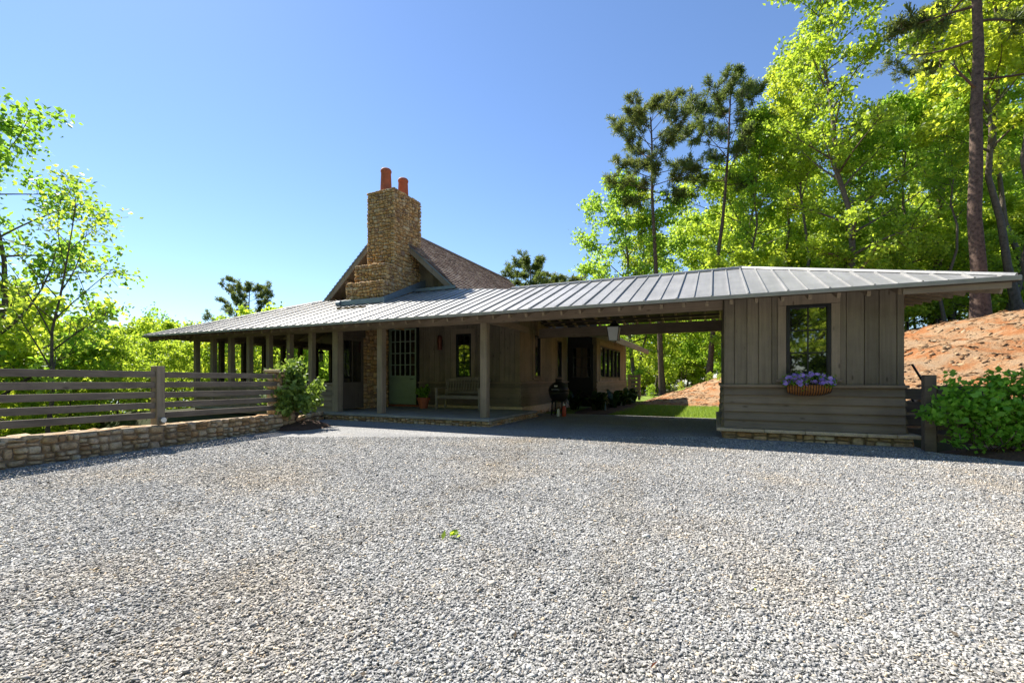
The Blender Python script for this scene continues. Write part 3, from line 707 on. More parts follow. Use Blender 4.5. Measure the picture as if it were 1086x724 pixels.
# recessed black door and the windowed bay behind the carport
BU = -4.11
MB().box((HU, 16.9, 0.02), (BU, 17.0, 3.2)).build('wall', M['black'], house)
bd = MB(); bd.box((-5.1, 16.84, 0.14), (-4.22, 16.9, 2.4)); bdo = bd.build('black_door', M['black'], house, bevel=0.004); bdo['label'] = 'black glazed back door in the carport recess'
MB().box((-5.0, 16.825, 1.15), (-4.32, 16.835, 2.28)).build('glass', M['glass'], bdo)
mu = MB().box((-4.672, 16.81, 1.15), (-4.648, 16.83, 2.28))
for z in (1.53, 1.91): mu.box((-5.0, 16.812, z - 0.012), (-4.32, 16.828, z + 0.012))
mu.build('muntin', M['iron'], bdo)
MB().tube([(-4.28, 16.84, 1.05), (-4.28, 16.78, 1.05), (-4.38, 16.78, 1.05)], 0.012).build('handle', M['iron'], bdo)
wall('v', BU, 1, 16.86, 23.2, 0.05, 2.75, [(17.44, 21.5, 1.11, 2.39)], 31, mv='sidewall_z', ml='siding_y', nl=6)
for i in range(5):
    a = 17.44 + i * 0.812; window('v', BU, 1, a, a + 0.80, 1.11, 2.39, 1, 1, trim=0)
tr = MB().box((BU + 0.003, 17.3, 1.0), (BU + 0.03, 17.43, 2.4)).box((BU + 0.003, 21.51, 1.0), (BU + 0.03, 21.64, 2.4)).box((BU + 0.003, 17.3, 2.403), (BU + 0.032, 21.64, 2.56)); tr.build('trim', M['sidewall_z'], house, bevel=0.003)
MB().box((-6.6, 23.1, 0.0), (BU - 0.02, 23.2, 3)).build('wall', M['siding_z'], house)
MB().box((-3.0, 14.85, 2.28), (-2.95, 22.8, 2.47)).build('fascia', M['rafter'], house)
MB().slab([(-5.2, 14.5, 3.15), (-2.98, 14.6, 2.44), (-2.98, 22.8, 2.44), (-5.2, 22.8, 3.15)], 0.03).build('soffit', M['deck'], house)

# screened porch: knee walls, inner walls, screen door, fireplace
for (ax, f, a0, a1, sg) in (('u', 9.39, -15.93, -9.7, -1), ('v', -15.97, 9.44, 15.5, -1)):
    s = MB(); laps(s, ax, f, sg, a0, a1, 0.02, 0.93, 6, 0.0); s.build('knee_wall', M['siding_x' if ax == 'u' else 'siding_y'], house)
    MB().box(wall_point(ax, f, a0, sg * 0.05, 0.932), wall_point(ax, f, a1, -sg * 0.1, 0.985)).build('rail_cap', M['beam' if ax == 'u' else 'rafter'], house, bevel=0.004)
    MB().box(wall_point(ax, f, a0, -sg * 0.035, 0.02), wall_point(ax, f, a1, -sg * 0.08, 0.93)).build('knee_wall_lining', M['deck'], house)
MB().box((-15.98, 15.5, 0), (-10.8, 15.62, 3.4)).box((-10.86, 11.65, 0), (-10.75, 15.5, 3.9)).build('porch_inner_wall', M['siding_z'], house)
sd = MB()
U0 = -9.62
for q in ((9.56, 9.66, 0.24, 2.32), (10.34, 10.44, 0.24, 2.32), (9.66, 10.34, 0.24, 1.0), (9.66, 10.34, 2.2, 2.32)): sd.box((U0 - 0.02, q[0], q[2]), (U0 + 0.02, q[1], q[3]))
sdo = sd.build('screen_door', M['dark_post'], house, bevel=0.004); MB().box((U0 - 0.004, 9.65, 0.99), (U0 + 0.004, 10.35, 2.21)).build('glass', M['glass'], sdo)
MB().box((U0 - 0.012, 9.99, 1.0), (U0 + 0.012, 10.01, 2.2)).build('muntin', M['dark_post'], sdo)
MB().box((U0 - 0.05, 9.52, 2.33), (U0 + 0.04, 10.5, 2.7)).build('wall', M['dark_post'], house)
fb = MB(); fb.box((-10.74, 10.5, 0.1), (-9.68, 11.62, 3.3)); fbo = fb.build('fireplace', M['lichen_mortar'], house)
fs = MB(); stone_face(fs, rng, (-9.685, 10.47, 0.18), (0, 1, 0), (0, 0, 1), (1, 0, 0), 1.16, 2.9, 0.2, 0.13, 0.07)
stone_face(fs, rng, (-10.74, 10.505, 0.18), (1, 0, 0), (0, 0, 1), (0, -1, 0), 1.08, 2.9, 0.2, 0.13, 0.07); fs.build('fireplace_stone', M['stone_chim'], fbo, smooth=True)

# porch slab with stone edge
MB().slab([(-4.66, 9.05, SLAB), (-4.66, HV - 0.1, SLAB), (-16.0, 15.5, SLAB), (-16.0, 9.3, SLAB), (-9.75, 9.3, SLAB), (-9.75, 9.05, SLAB)][::-1], 0.06).build('porch_floor', M['concrete'], house, bevel=0.008)
MB().box((-9.72, 9.12, -0.1), (-4.72, 12.1, 0.115)).build('foundation_core', M['mortar'], house)
pe = MB(); stone_face(pe, rng, (-9.75, 9.115, -0.03), (1, 0, 0), (0, 0, 1), (0, -1, 0), 5.05, 0.15, 0.17, 0.08, 0.05)
stone_face(pe, rng, (-4.715, 9.08, -0.03), (0, 1, 0), (0, 0, 1), (1, 0, 0), 3.1, 0.15, 0.17, 0.08, 0.05); pe.build('stone_foundation', M['stone_wall'], house, smooth=True)
pe = MB()
stone_face(pe, rng, (HU + 0.12, 12.15, -0.03), (0, 1, 0), (0, 0, 1), (1, 0, 0), 4.7, 0.13, 0.2, 0.09, 0.05); pe.build('stone_foundation', M['stone_wall'], house, smooth=True)

# gable, shingle roof
GU, GZ = -10.62, 6.62; GE = 4.0
gw = MB(); gv = 13.2
gw.add([(-13.3, gv, 3.6), (-7.95, gv, 3.6), (-7.95, gv, 4.15), (GU, gv, GZ - 0.12), (-13.3, gv, 4.15), (-13.3, gv + 0.15, 3.6), (-7.95, gv + 0.15, 3.6), (-7.95, gv + 0.15, 4.15), (GU, gv + 0.15, GZ - 0.12), (-13.3, gv + 0.15, 4.15)],
       [(0, 1, 2, 3, 4), (9, 8, 7, 6, 5), (0, 5, 6, 1), (1, 6, 7, 2), (2, 7, 8, 3), (3, 8, 9, 4), (4, 9, 5, 0)])
rg = random.Random(9); x = -13.3
while x < -7.95:
    x2 = min(x + rg.uniform(0.16, 0.24), -7.95); zt = min(GZ - 0.16 - 0.88 * max(abs(x - GU), abs(x2 - GU)), 9); gw.box((x + 0.004, gv - 0.02, 3.6), (x2 - 0.004, gv - 0.002, max(zt, 3.7))); x = x2
gw.build('gable_wall', M['siding_z'], house)
sh = MB(); rg = random.Random(4)
for s in (1, -1):
    L_ = math.hypot(2.97, GZ - GE); dz = (GZ - GE) / 2.97; rows = 24
    nrm2 = Vector((s * dz, 0, 1)).normalized(); dn = Vector((s, 0, -dz)).normalized()
    sh.add([(GU, 12.62, GZ - 0.06), (GU, 23, GZ - 0.06), (GU + s * 2.97, 23, GE - 0.06), (GU + s * 2.97, 12.62, GE - 0.06)], [(0, 1, 2, 3)])
    for r in range(rows):
        d0 = L_ * r / rows; v = 12.6 - rg.uniform(0, 0.1)
        while v < 23:
            v2 = min(v + rg.uniform(0.12, 0.3), 23); d1 = d0 + L_ / rows * 1.25 + rg.uniform(-0.012, 0.02)
            p = Vector((GU, 0, GZ)) + dn * d0; q = Vector((GU, 0, GZ)) + dn * d1; t0 = nrm2 * 0.008; t1 = nrm2 * 0.05; va = max(v, 12.6)
            P = lambda b, y, o: (b.x + o.x, y, b.z + o.z)
            sh.hexa([P(p, va, t0 * -1), P(q, va, t0), P(q, v2 - 0.006, t0), P(p, v2 - 0.006, t0 * -1), P(p, va, t0 * 1.5), P(q, va, t1), P(q, v2 - 0.006, t1), P(p, v2 - 0.006, t0 * 1.5)])
            v = v2
sh.tube([(GU, 12.58, GZ + 0.03), (GU, 23, GZ + 0.03)], 0.06, 6); sh.build('shingle_roof', M['shingle'], house)
for s in (1, -1):
    MB().bar((GU + s * 0.02, 12.62, GZ - 0.16), (GU + s * 3.05, 12.62, GE - 0.20), 0.05, 0.2).build('barge_board', M['trim'], house, bevel=0.005)
    MB().bar((GU + s * 0.02, 12.59, GZ - 0.055), (GU + s * 3.06, 12.59, GE - 0.10), 0.03, 0.035).build('drip_edge', M['flash'], house)
    MB().bar((GU + s * 0.02, 12.9, GZ - 0.1), (GU + s * 3.0, 12.9, GE - 0.14), 0.55, 0.03).build('soffit', M['trim'], house)
    for kk in (0.9, 1.9, 2.6):
        MB().bar((GU + s * kk, 12.66, GZ - kk * 0.882 - 0.24), (GU + s * kk, 13.2, GZ - kk * 0.882 - 0.24), 0.09, 0.12).build('outlooker', M['rafter'], house)
MB().box((-13.2, 13.2, 3.4), (-13.1, 22.9, 4.2)).box((-8.0, 13.35, 3.4), (-7.9, 22.9, 4.15)).build('wall', M['siding_z'], house)
MB().add([(-13.3, 22.9, 3.4), (-7.95, 22.9, 3.4), (-7.95, 22.9, 4.15), (GU, 22.9, GZ - 0.12), (-13.3, 22.9, 4.15)], [(0, 1, 2, 3, 4)])
fl = MB(); fl.bar((-9.45, 12.55, rz(12.55) + 0.09), (-7.7, 12.55, rz(12.55) + 0.09), 0.03, 0.1); fl.slab([(-9.5, 12.3, rz(12.3) + 0.02), (-7.45, 12.3, rz(12.3) + 0.02), (-7.45, 13.2, rz(12.6) + 0.1), (-9.5, 13.2, rz(12.6) + 0.1)], 0.012)
fl.build('flashing', M['flash'], house)

# chimney
rc = random.Random(17); ch = MB(); core = MB()
tiers = [(-10.71, -9.56, 11.8, 13.3, 3.2, 7.37), (-10.86, -9.52, 11.38, 13.28, 3.2, 4.82), (-11.02, -9.47, 11.16, 13.26, 3.1, 4.21)]
for i, (u0, u1, v0, v1, z0, z1) in enumerate(tiers):
    core.box((u0 + 0.05, v0 + 0.05, z0), (u1 - 0.05, v1 - 0.05, z1 - 0.03))
    zb = {0: 4.75, 1: 4.15, 2: 3.3}[i]
    if i == 0: zb = 4.0
    stone_face(ch, rc, (u0, v0 + 0.045, zb), (1, 0, 0), (0, 0, 1), (0, -1, 0), u1 - u0, z1 - zb, 0.145, 0.115, 0.06)
    stone_face(ch, rc, (u1 - 0.045, v0, zb - 0.6), (0, 1, 0), (0, 0, 1), (1, 0, 0), v1 - v0, z1 - zb + 0.6, 0.15, 0.115, 0.06)
    stone_face(ch, rc, (u0 + 0.045, v1, zb), (0, -1, 0), (0, 0, 1), (-1, 0, 0), v1 - v0, z1 - zb, 0.15, 0.115, 0.06)
    stone_face(ch, rc, (u0, v0, z1 - 0.045), (1, 0, 0), (0, 1, 0), (0, 0, 1), u1 - u0, (v1 - v0) if i == 0 else 0.5, 0.2, 0.17, 0.06)
    if i: stone_face(ch, rc, (u0, v0, z1 - 0.045), (1, 0, 0), (0, 1, 0), (0, 0, 1), 0.22, v1 - v0, 0.2, 0.17, 0.06)
cho = core.build('chimney', M['lichen_mortar'], house); ch.build('chimney_stone', M['stone_chim'], cho, smooth=True)
for (u_, v_, hh) in ((-10.18, 12.14, 0.92), (-10.12, 12.98, 0.92)):
    MB().lathe([(0.205, 0), (0.2, 0.05), (0.195, 0.1), (0.165, hh - 0.12), (0.18, hh - 0.11), (0.185, hh - 0.06), (0.165, hh - 0.02), (0.15, hh), (0.13, hh), (0.13, hh - 0.2)], (u_, v_, 7.28), 24).build('chimney_pot', M['terracotta'], cho, smooth=True)
cf = MB(); z0 = rz(11.0)
cf.bar((-11.1, 11.06, z0 + 0.12), (-9.36, 11.06, z0 + 0.12), 0.1, 0.16); cf.tube([(-11.1, 11.03, z0 + 0.11), (-11.26, 11.03, z0 + 0.11)], 0.09, 10)
cf.add([(-9.38, 11.0, z0 + 0.03), (-9.38, 13.2, rz(13.2) + 0.1), (-9.38, 13.2, rz(13.2) + 0.34), (-9.38, 11.0, z0 + 0.2), (-9.30, 11.0, z0 + 0.03), (-9.30, 13.2, rz(13.2) + 0.1), (-9.30, 13.2, rz(13.2) + 0.34), (-9.30, 11.0, z0 + 0.2)],
       [(0, 3, 2, 1), (4, 5, 6, 7), (3, 7, 6, 2), (0, 4, 7, 3)])
cf.build('chimney_flashing', M['flash'], cho, bevel=0.005)

# ---------------------------------------------------------------- left wall, fence, pier
def along(s, off=0, z=0):
    p = FB - fd * s + fn * off; return (p[0], p[1], z)
WL = 9.5
sw = MB(); rs = random.Random(23)
core = MB(); core.hexa([along(0, -0.04, -0.15), along(0, -0.42, -0.15), along(WL, -0.42, -0.15), along(WL, -0.04, -0.15), along(0, -0.04, 0.31), along(0, -0.42, 0.31), along(WL, -0.42, 0.42), along(WL, -0.04, 0.42)])
wl = core.build('stone_wall', M['mortar']); tag(wl, 'low rubble stone retaining wall carrying the board fence', 'stone wall')
stone_face(sw, rs, along(WL, -0.04, -0.05), (fd[0], fd[1], -0.0), (0, 0, 1), (fn[0], fn[1], 0), WL, 0.40, 0.155, 0.095, 0.075)
stone_face(sw, rs, along(WL, -0.44, 0.385), (fd[0], fd[1], -0.0105), (fn[0], fn[1], 0), (0, 0, 1), WL, 0.42, 0.26, 0.2, 0.04)
sw.build('face_stone', M['stone_wall'], wl, smooth=True)

fence = empty('board_fence', along(0), 'brown five rail board fence on the low stone wall', 'fence')
def child(o, parent):
    o.parent = parent; o.matrix_parent_inverse = Matrix.Translation(parent.location).inverted(); return o
for s in (2.48, 4.9, 7.3):
    b = MB(); p = along(s, -0.17); zb = 0.33 + s * 0.01
    q = np.array(p[:2]); a = fd * 0.065; c = fn * 0.075
    def cr(z): return [(*(q - a - c), z), (*(q + a - c), z), (*(q + a + c), z), (*(q - a + c), z)]
    b.hexa(cr(zb) + cr(1.30 + s * 0.004)); child(b.build('fence_post', M['post'], None, bevel=0.006), fence)
for i in range(5):
    for s0, s1 in ((-0.12, 2.41), (2.55, 4.83), (4.97, 7.23)):
        z0 = 0.425 + i * 0.171 + 0.004 * math.sin(i * 3 + s0); z1 = z0 + (s1 - s0) * 0.012 * (1 - i / 6); o0 = s0 * 0.012 * (1 - i / 6)
        b = MB().bar(along(s0, -0.15, z0 + o0 + 0.05), along(s1, -0.15, z1 + o0 + 0.05), 0.04, 0.098)
        child(b.build('fence_rail', M['fence'], None, bevel=0.004), fence)
p = along(2.48, -0.06, 0.43)
ol = MB().tube([p, (p[0] + 0.05, p[1] - 0.01, p[2])], 0.045, 14)
fl_ = tag(ol.build('garden_light', M['steel'], None, bevel=0.006), 'small round grey light at the foot of the fence post', 'light')
pier = MB(); pp = (-8.78, 6.98)
pier.box((pp[0] - 0.19, pp[1] - 0.19, -0.1), (pp[0] + 0.19, pp[1] + 0.19, 1.24)); po = pier.build('stone_pier', M['mortar']); tag(po, 'square stone pier ending the board fence behind the gardenia bush', 'pier')
ps = MB()
for (o, xd, nn) in (((-0.2, -0.2), (1, 0, 0), (0, -1, 0)), ((0.2, -0.2), (0, 1, 0), (1, 0, 0)), ((-0.2, 0.2), (0, -1, 0), (-1, 0, 0)), ((0.2, 0.2), (-1, 0, 0), (0, 1, 0))):
    stone_face(ps, rs, (pp[0] + o[0] - nn[0] * 0.015, pp[1] + o[1] - nn[1] * 0.015, -0.05), xd, (0, 0, 1), nn, 0.4, 1.27, 0.2, 0.13, 0.05)
ps.build('face_stone', M['stone_wall'], po, smooth=True)
MB().box((pp[0] - 0.25, pp[1] - 0.25, 1.235), (pp[0] + 0.25, pp[1] + 0.25, 1.30)).build('cap_stone', M['cap'], po, bevel=0.015, seg=2)
ed = MB(); e0 = Vector((-8.55, 6.95, 0)); e1 = Vector((-9.72, 9.08, 0)); dd = (e1 - e0).normalized(); nn = Vector((dd.y, -dd.x, 0))
ec = MB().hexa([e0 - nn * 0.05, e0 - nn * 0.5, e1 - nn * 0.5, e1 - nn * 0.05] + [q + Vector((0, 0, 0.2)) for q in (e0 - nn * 0.05, e0 - nn * 0.5, e1 - nn * 0.5, e1 - nn * 0.05)]) if False else None
ec = MB(); ec.hexa([e0 - nn * 0.05, e0 - nn * 0.5, e1 - nn * 0.5, e1 - nn * 0.05] + [q + Vector((0, 0, 0.19)) for q in (e0 - nn * 0.05, e0 - nn * 0.5, e1 - nn * 0.5, e1 - nn * 0.05)])
eo = ec.build('stone_edging', M['mulch']); tag(eo, 'low stone edging between the bush and the porch step', 'edging')
stone_face(ed, rs, e0 - nn * 0.055 - Vector((0, 0, 0.04)), dd, (0, 0, 1), nn, (e1 - e0).length, 0.27, 0.22, 0.12, 0.06); ed.build('face_stone', M['stone_wall'], eo, smooth=True)

# ---------------------------------------------------------------- right fence, mulch, poles
rf = empty('board_fence', (2.98, 8.87, 0), 'brown board fence overgrown by green vine right of the house', 'fence')
for (u_, v_) in ((2.98, 8.87), (5.5, 8.75)):
    child(MB().box((u_ - 0.07, v_ - 0.07, -0.1), (u_ + 0.07, v_ + 0.07, 1.16)).build('fence_post', M['fence_x'], None, bevel=0.006), rf)
for i in range(5):
    z = 0.2 + i * 0.185
    child(MB().bar((3.07, 8.86, z), (5.42, 8.75, z), 0.04, 0.12).build('fence_rail', M['fence_x'], None, bevel=0.004), rf)
    child(MB().bar((5.58, 8.75, z), (8.0, 8.65, z), 0.04, 0.12).build('fence_rail', M['fence_x'], None, bevel=0.004), rf)
gp = empty('wooden_gate', (2.9, 9.6, 0), 'dark narrow wooden gate between the brown wall and vine fence', 'gate')
for i in range(4): child(MB().box((2.9, 9.55 - 0.0, 0.1 + i * 0.22), (3.5, 9.59, 0.28 + i * 0.22)).build('gate_board', M['fence_x'], None, bevel=0.004), gp)
for i, (x0, x1) in enumerate(((3.12, 2.98), (3.42, 3.26))):
    b = MB().bar((x0 + 0.17, 9.9, 0.35), (x1 - 0.08, 10.15, 1.36), 0.032, 0.032)
    tag(b.build('leaning_pole', M['black'], None, bevel=0.004), ['thin dark pole leaning on the bank beside the house corner', 'thin dark leaning pole nearer the vine fence post'][i], 'pole')
def mound(name, pts, h, label, seed=0):
    rng = np.random.default_rng(seed); P = []; F = []
    c = np.mean(pts, 0); n = len(pts); rings = 7
    for r in range(rings):
        t = r / (rings - 1)
        for p in pts:
            q = c + (np.array(p) - c) * (1 - t); P.append((q[0], q[1], -0.02 + h * math.sin(t * math.pi / 2) ** 0.8 + rng.uniform(-0.012, 0.012)))
    for r in range(rings - 1):
        for k_ in range(n): F.append((r * n + k_, r * n + (k_ + 1) % n, (r + 1) * n + (k_ + 1) % n, (r + 1) * n + k_))
    o = link(name, np_mesh(name, np.array(P), np.array(F), M['mulch'], True)); return tag(o, label, 'mulch bed')
def oval(cx, cy, a, b, n=24, rot=0, seed=0):
    r_ = random.Random(seed); return [(cx + a * math.cos(t) * math.cos(rot) - b * math.sin(t) * math.sin(rot), cy + a * math.cos(t) * math.sin(rot) + b * math.sin(t) * math.cos(rot)) for t in (2 * math.pi * k_ / n for k_ in range(n)) for _ in [r_.uniform(0.9, 1.1)]]
mound('mulch_bed', oval(-8.55, 7.35, 0.6, 0.85, rot=0.5), 0.16, 'brown mulch heap around the bush at the fence end', 1)
mound('mulch_bed', oval(5.3, 8.75, 2.2, 0.75, rot=-0.08), 0.22, 'brown mulch bank below the vine covered fence', 2)
mound('mulch_bed', oval(-3.6, 17.6, 0.85, 4.6), 0.06, 'dark mulch strip under the row of bay windows', 3)

# ---------------------------------------------------------------- plants with stems and leaves
def blob_leaves(rng, centres, n, sig, L, W, up=0.5):
    C = centres[rng.integers(0, len(centres), n)] + rng.normal(0, sig, (n, 3)); return leaves(rng, C, L, W, up)
def bush(loc, rad, hgt, n, m, name, label, cat, seed, L=0.075, W=0.045):
    root = empty(name, loc, label, cat); rng = np.random.default_rng(seed); st = MB(); cs = []
    for i in range(34):
        a = rng.uniform(0, 6.28); r = rad * math.sqrt(rng.uniform(0.05, 1)); z = hgt * rng.uniform(0.28, 1.0); r *= math.sin(min(1, (z / hgt) * 0.95 + 0.1) * math.pi) ** 0.5 + 0.15
        p = np.array([r * math.cos(a), r * math.sin(a), z]); st.tube([(0, 0, 0), (p[0] * 0.3, p[1] * 0.3, z * 0.45), tuple(p)], [0.014, 0.009, 0.003], 5)
        for t in (0.65, 0.8, 0.92, 1.0, 1.05): cs.append(p * [t, t, 0.3 + 0.7 * t])
    st.tube([(0, 0, -0.05), (0.02, 0, 0.3)], [0.03, 0.022], 7)
    st.build('stem', M['bark_grey'], root)
    V, F = blob_leaves(rng, np.array(cs), n, 0.075, L, W, 0.7)
    link('foliage', np_mesh('foliage', V, F, m), root); return root
bush((-8.72, 7.25, 0.1), 0.56, 1.32, 3600, M['leaf_bush'], 'leafy_bush', 'rounded glossy green bush at the end of the board fence', 'bush', 41, 0.125, 0.075)

def vine():
    root = empty('climbing_vine', (3.4, 8.75, 0), 'bright green vine sprawling over the right hand fence', 'vine'); rng = np.random.default_rng(52); st = MB(); cs = []
    for i in range(75):
        u0 = rng.uniform(-0.2, 2.6); v0 = rng.uniform(-0.05, 0.1); pts = [(u0, v0, 0.05)]
        z = 0.05; u_ = u0; top = rng.uniform(0.6, 1.16) * (1 if u0 > 0.1 else 0.92)
        for k_ in range(7):
            z = min(z + rng.uniform(0.08, 0.26), top); u_ += rng.uniform(-0.2, 0.17); vv = v0 - 0.12 + rng.uniform(-0.14, 0.08) - 0.1 * (k_ > 3)
            pts.append((max(u_, -0.55), vv, z))
            if z > 0.22: cs += [pts[-1], tuple((np.array(pts[-1]) + np.array(pts[-2])) / 2)]
        st.tube(pts, [0.008] * 4 + [0.004] * (len(pts) - 4), 5)
    st.build('stem', M['bark_grey'], root); cs += [(rng.uniform(-0.4, 0.25), rng.uniform(-0.28, -0.1), rng.uniform(0.6, 1.12)) for _ in range(45)]; cs = np.array(cs)
    V, F = blob_leaves(rng, cs, 8600, 0.055, 0.095, 0.07, 0.8); link('foliage', np_mesh('foliage', V, F, M['leaf_vine']), root)
vine()

def strap_plant(seed, n=26, L=0.75, m='leaf_dark'):
    rng = np.random.default_rng(seed); P = []; F = []
    for i in range(n):
        a = rng.uniform(0, 6.28); l = L * rng.uniform(0.6, 1.1); lean = rng.uniform(0.25, 1.1); wd = rng.uniform(0.05, 0.09); d = np.array([math.cos(a), math.sin(a), 0]); sd_ = np.array([-d[1], d[0], 0]); b0 = np.array([*rng.normal(0, 0.06, 2), 0])
        k0 = len(P)
        for j in range(6):
            t = j / 5; c = b0 + d * (l * math.sin(lean) * t ** 1.3) + np.array([0, 0, l * (math.cos(lean) * t + 0.18 * math.sin(math.pi * t) - 0.2 * t ** 3)]); ww = wd * math.sin(math.pi * (0.12 + 0.86 * t)) ; P += [c - sd_ * ww, c + sd_ * ww]
        for j in range(5): F.append((k0 + 2 * j, k0 + 2 * j + 1, k0 + 2 * j + 3, k0 + 2 * j + 2))
    return np_mesh('foliage', np.array(P), np.array(F), M[m], True)
sp = [strap_plant(61), strap_plant(62, 20, 0.9)]
spots = [(-3.75, 15.3, 0, 'dark broad leaved plant at the corner beside the black door'), (-3.55, 16.6, 1, 'tall dark strap leaved plant below the first bay window'), (-3.6, 17.9, 0, 'dark leafy plant midway below the bay windows'), (-3.5, 19.3, 1, 'tall dark plant below the far bay windows'), (-3.55, 20.8, 0, 'dark broad leaved plant nearest the deck railing'), (-4.7, 15.4, 1, 'slim dark plant in front of the black door recess')]
for (u_, v_, k_, lab) in spots:
    o = link('shade_plant', sp[k_], None, (u_ + 0.15, v_, 0.0)); o.scale = (1.3, 1.3, 1.15); o.rotation_euler = (0, 0, u_ * 7 + v_); tag(o, lab, 'plant', 'dark plants along the house behind the carport')

# ---------------------------------------------------------------- things around the house
def lantern(loc):
    root = empty('carport_lantern', loc, 'hanging lantern with seeded white glass and black top under the carport', 'lantern')
    b = MB(); b.add([(-0.1, -0.1, -0.16), (0.1, -0.1, -0.16), (0.1, 0.1, -0.16), (-0.1, 0.1, -0.16), (-0.14, -0.14, 0.16), (0.14, -0.14, 0.16), (0.14, 0.14, 0.16), (-0.14, 0.14, 0.16)], [(3, 2, 1, 0), (0, 1, 5, 4), (1, 2, 6, 5), (2, 3, 7, 6), (3, 0, 4, 7)])
    b.build('lantern_glass', M['frost'], root)
    f = MB()
    for sx in (-1, 1):
        for sy in (-1, 1): f.bar((sx * 0.103, sy * 0.103, -0.165), (sx * 0.143, sy * 0.143, 0.165), 0.012, 0.012)
    f.box((-0.15, -0.15, 0.162), (0.15, 0.15, 0.18)); f.lathe([(0.16, 0.181), (0.07, 0.26), (0.05, 0.27), (0.05, 0.31), (0.02, 0.33)], n=4)
    f.build('lantern_frame', M['iron'], root); MB().tube([(0, 0, 0.32), (0, 0, 0.95)], 0.012, 6).build('hanging_rod', M['iron'], root)
lantern((-2.24, 11.0, 2.19))
def sconce(loc):
    root = empty('wall_sconce', loc, 'tall copper wall sconce between the green door and porch window', 'wall lamp')
    MB().lathe([(0.075, -0.22), (0.075, 0.18), (0.06, 0.22), (0.03, 0.245), (0.0, 0.25)], (0, -0.1, 0), 20).build('lamp_shade', M['copper'], root, smooth=False, bevel=0.003)
    MB().box((-0.05, -0.03, -0.1), (0.05, -0.002, 0.1)).build('back_plate', M['iron'], root)
sconce((-8.0, HV, 2.23))
def porch_lamp():
    u_, v_ = -15.2, 14.0
    root = empty('porch_lantern', (u_, v_, 2.0), 'small black lantern hanging inside the screened porch', 'lantern')
    MB().lathe([(0.02, 0.34), (0.03, 0.3), (0.14, 0.2), (0.15, 0.17), (0.1, 0.165)], n=8).build('lantern_roof', M['iron'], root)
    f = MB()
    for k_ in range(6): a = k_ * math.pi / 3; f.tube([(0.1 * math.cos(a), 0.1 * math.sin(a), 0.17), (0.09 * math.cos(a), 0.09 * math.sin(a), -0.17)], 0.009, 5)
    f.lathe([(0.1, -0.19), (0.1, -0.165)], n=12); f.tube([(0, 0, 0.33), (0, 0, 0.75)], 0.008, 5); f.build('lantern_frame', M['iron'], root)
    MB().lathe([(0.075, -0.16), (0.085, 0.16)], n=12).build('lantern_glass', M['frost'], root)
porch_lamp()

def bench(loc):
    root = empty('garden_bench', loc, 'weathered slatted wooden bench on the porch below the window', 'bench'); m = M['bench']; L_ = 1.56
    s = MB()
    for i in range(5): s.box((-L_ / 2 + 0.03, -0.27 + i * 0.095, 0.40), (L_ / 2 - 0.03, -0.195 + i * 0.095, 0.425))
    s.box((-L_ / 2 + 0.06, -0.27, 0.33), (L_ / 2 - 0.06, -0.245, 0.398)); s.build('seat', m, root, bevel=0.004)
    b = MB(); pts = 12
    for i in range(pts):
        t0, t1 = i / pts, (i + 1) / pts; f = lambda t: 0.86 + 0.07 * math.sin(math.pi * t)
        b.bar((-L_ / 2 + L_ * t0, 0.33, f(t0)), (-L_ / 2 + L_ * t1, 0.33, f(t1)), 0.035, 0.09)
    b.bar((-L_ / 2 + 0.05, 0.26, 0.5), (L_ / 2 - 0.05, 0.26, 0.5), 0.03, 0.07); b.build('backrest', m, root, bevel=0.004)
    for i in range(15):
        x = -L_ / 2 + 0.11 + i * (L_ - 0.22) / 14; MB().bar((x, 0.262, 0.53), (x, 0.328, 0.84 + 0.07 * math.sin(math.pi * (x / L_ + 0.5))), 0.05, 0.014, (0, 1, 0)).build('back_slat', m, root)
    for s_ in (-1, 1):
        MB().box((s_ * (L_ / 2 - 0.05) - 0.03, -0.29, 0), (s_ * (L_ / 2 - 0.05) + 0.03, -0.23, 0.62)).build('leg', m, root, bevel=0.004)
        MB().bar((s_ * (L_ / 2 - 0.05), 0.22, 0), (s_ * (L_ / 2 - 0.05), 0.34, 0.88), 0.06, 0.06, (0, 1, 0)).build('leg', m, root, bevel=0.004)
        MB().box((s_ * (L_ / 2 - 0.05) - 0.045, -0.33, 0.622), (s_ * (L_ / 2 - 0.05) + 0.045, 0.27, 0.65)).build('armrest', m, root, bevel=0.006)
bench((-6.88, 11.6, SLAB))

def pot(loc):
    root = empty('potted_plant', loc, 'terracotta pot with a leafy plant beside the green door', 'potted plant')
    MB().lathe([(0.12, 0), (0.18, 0.26), (0.205, 0.26), (0.21, 0.33), (0.185, 0.335), (0.175, 0.29)], n=28).build('pot', M['terracotta'], root, smooth=False)
    MB().lathe([(0.176, 0.28), (0.17, 0.295)], n=20).build('soil', M['soil'], root)
    rng = np.random.default_rng(71); cs = rng.normal(0, [0.11, 0.11, 0.1], (40, 3)) + [0, 0, 0.48]
    V, F = blob_leaves(rng, cs, 260, 0.04, 0.13, 0.07); link('foliage', np_mesh('foliage', V, F, M['leaf_mid']), root)
    s = MB()
    for c in cs[:16]: s.tube([(0, 0, 0.28), tuple(c)], [0.006, 0.003], 4)
    s.build('stem', M['leaf_mid'], root)
pot((-8.28, 11.62, SLAB))

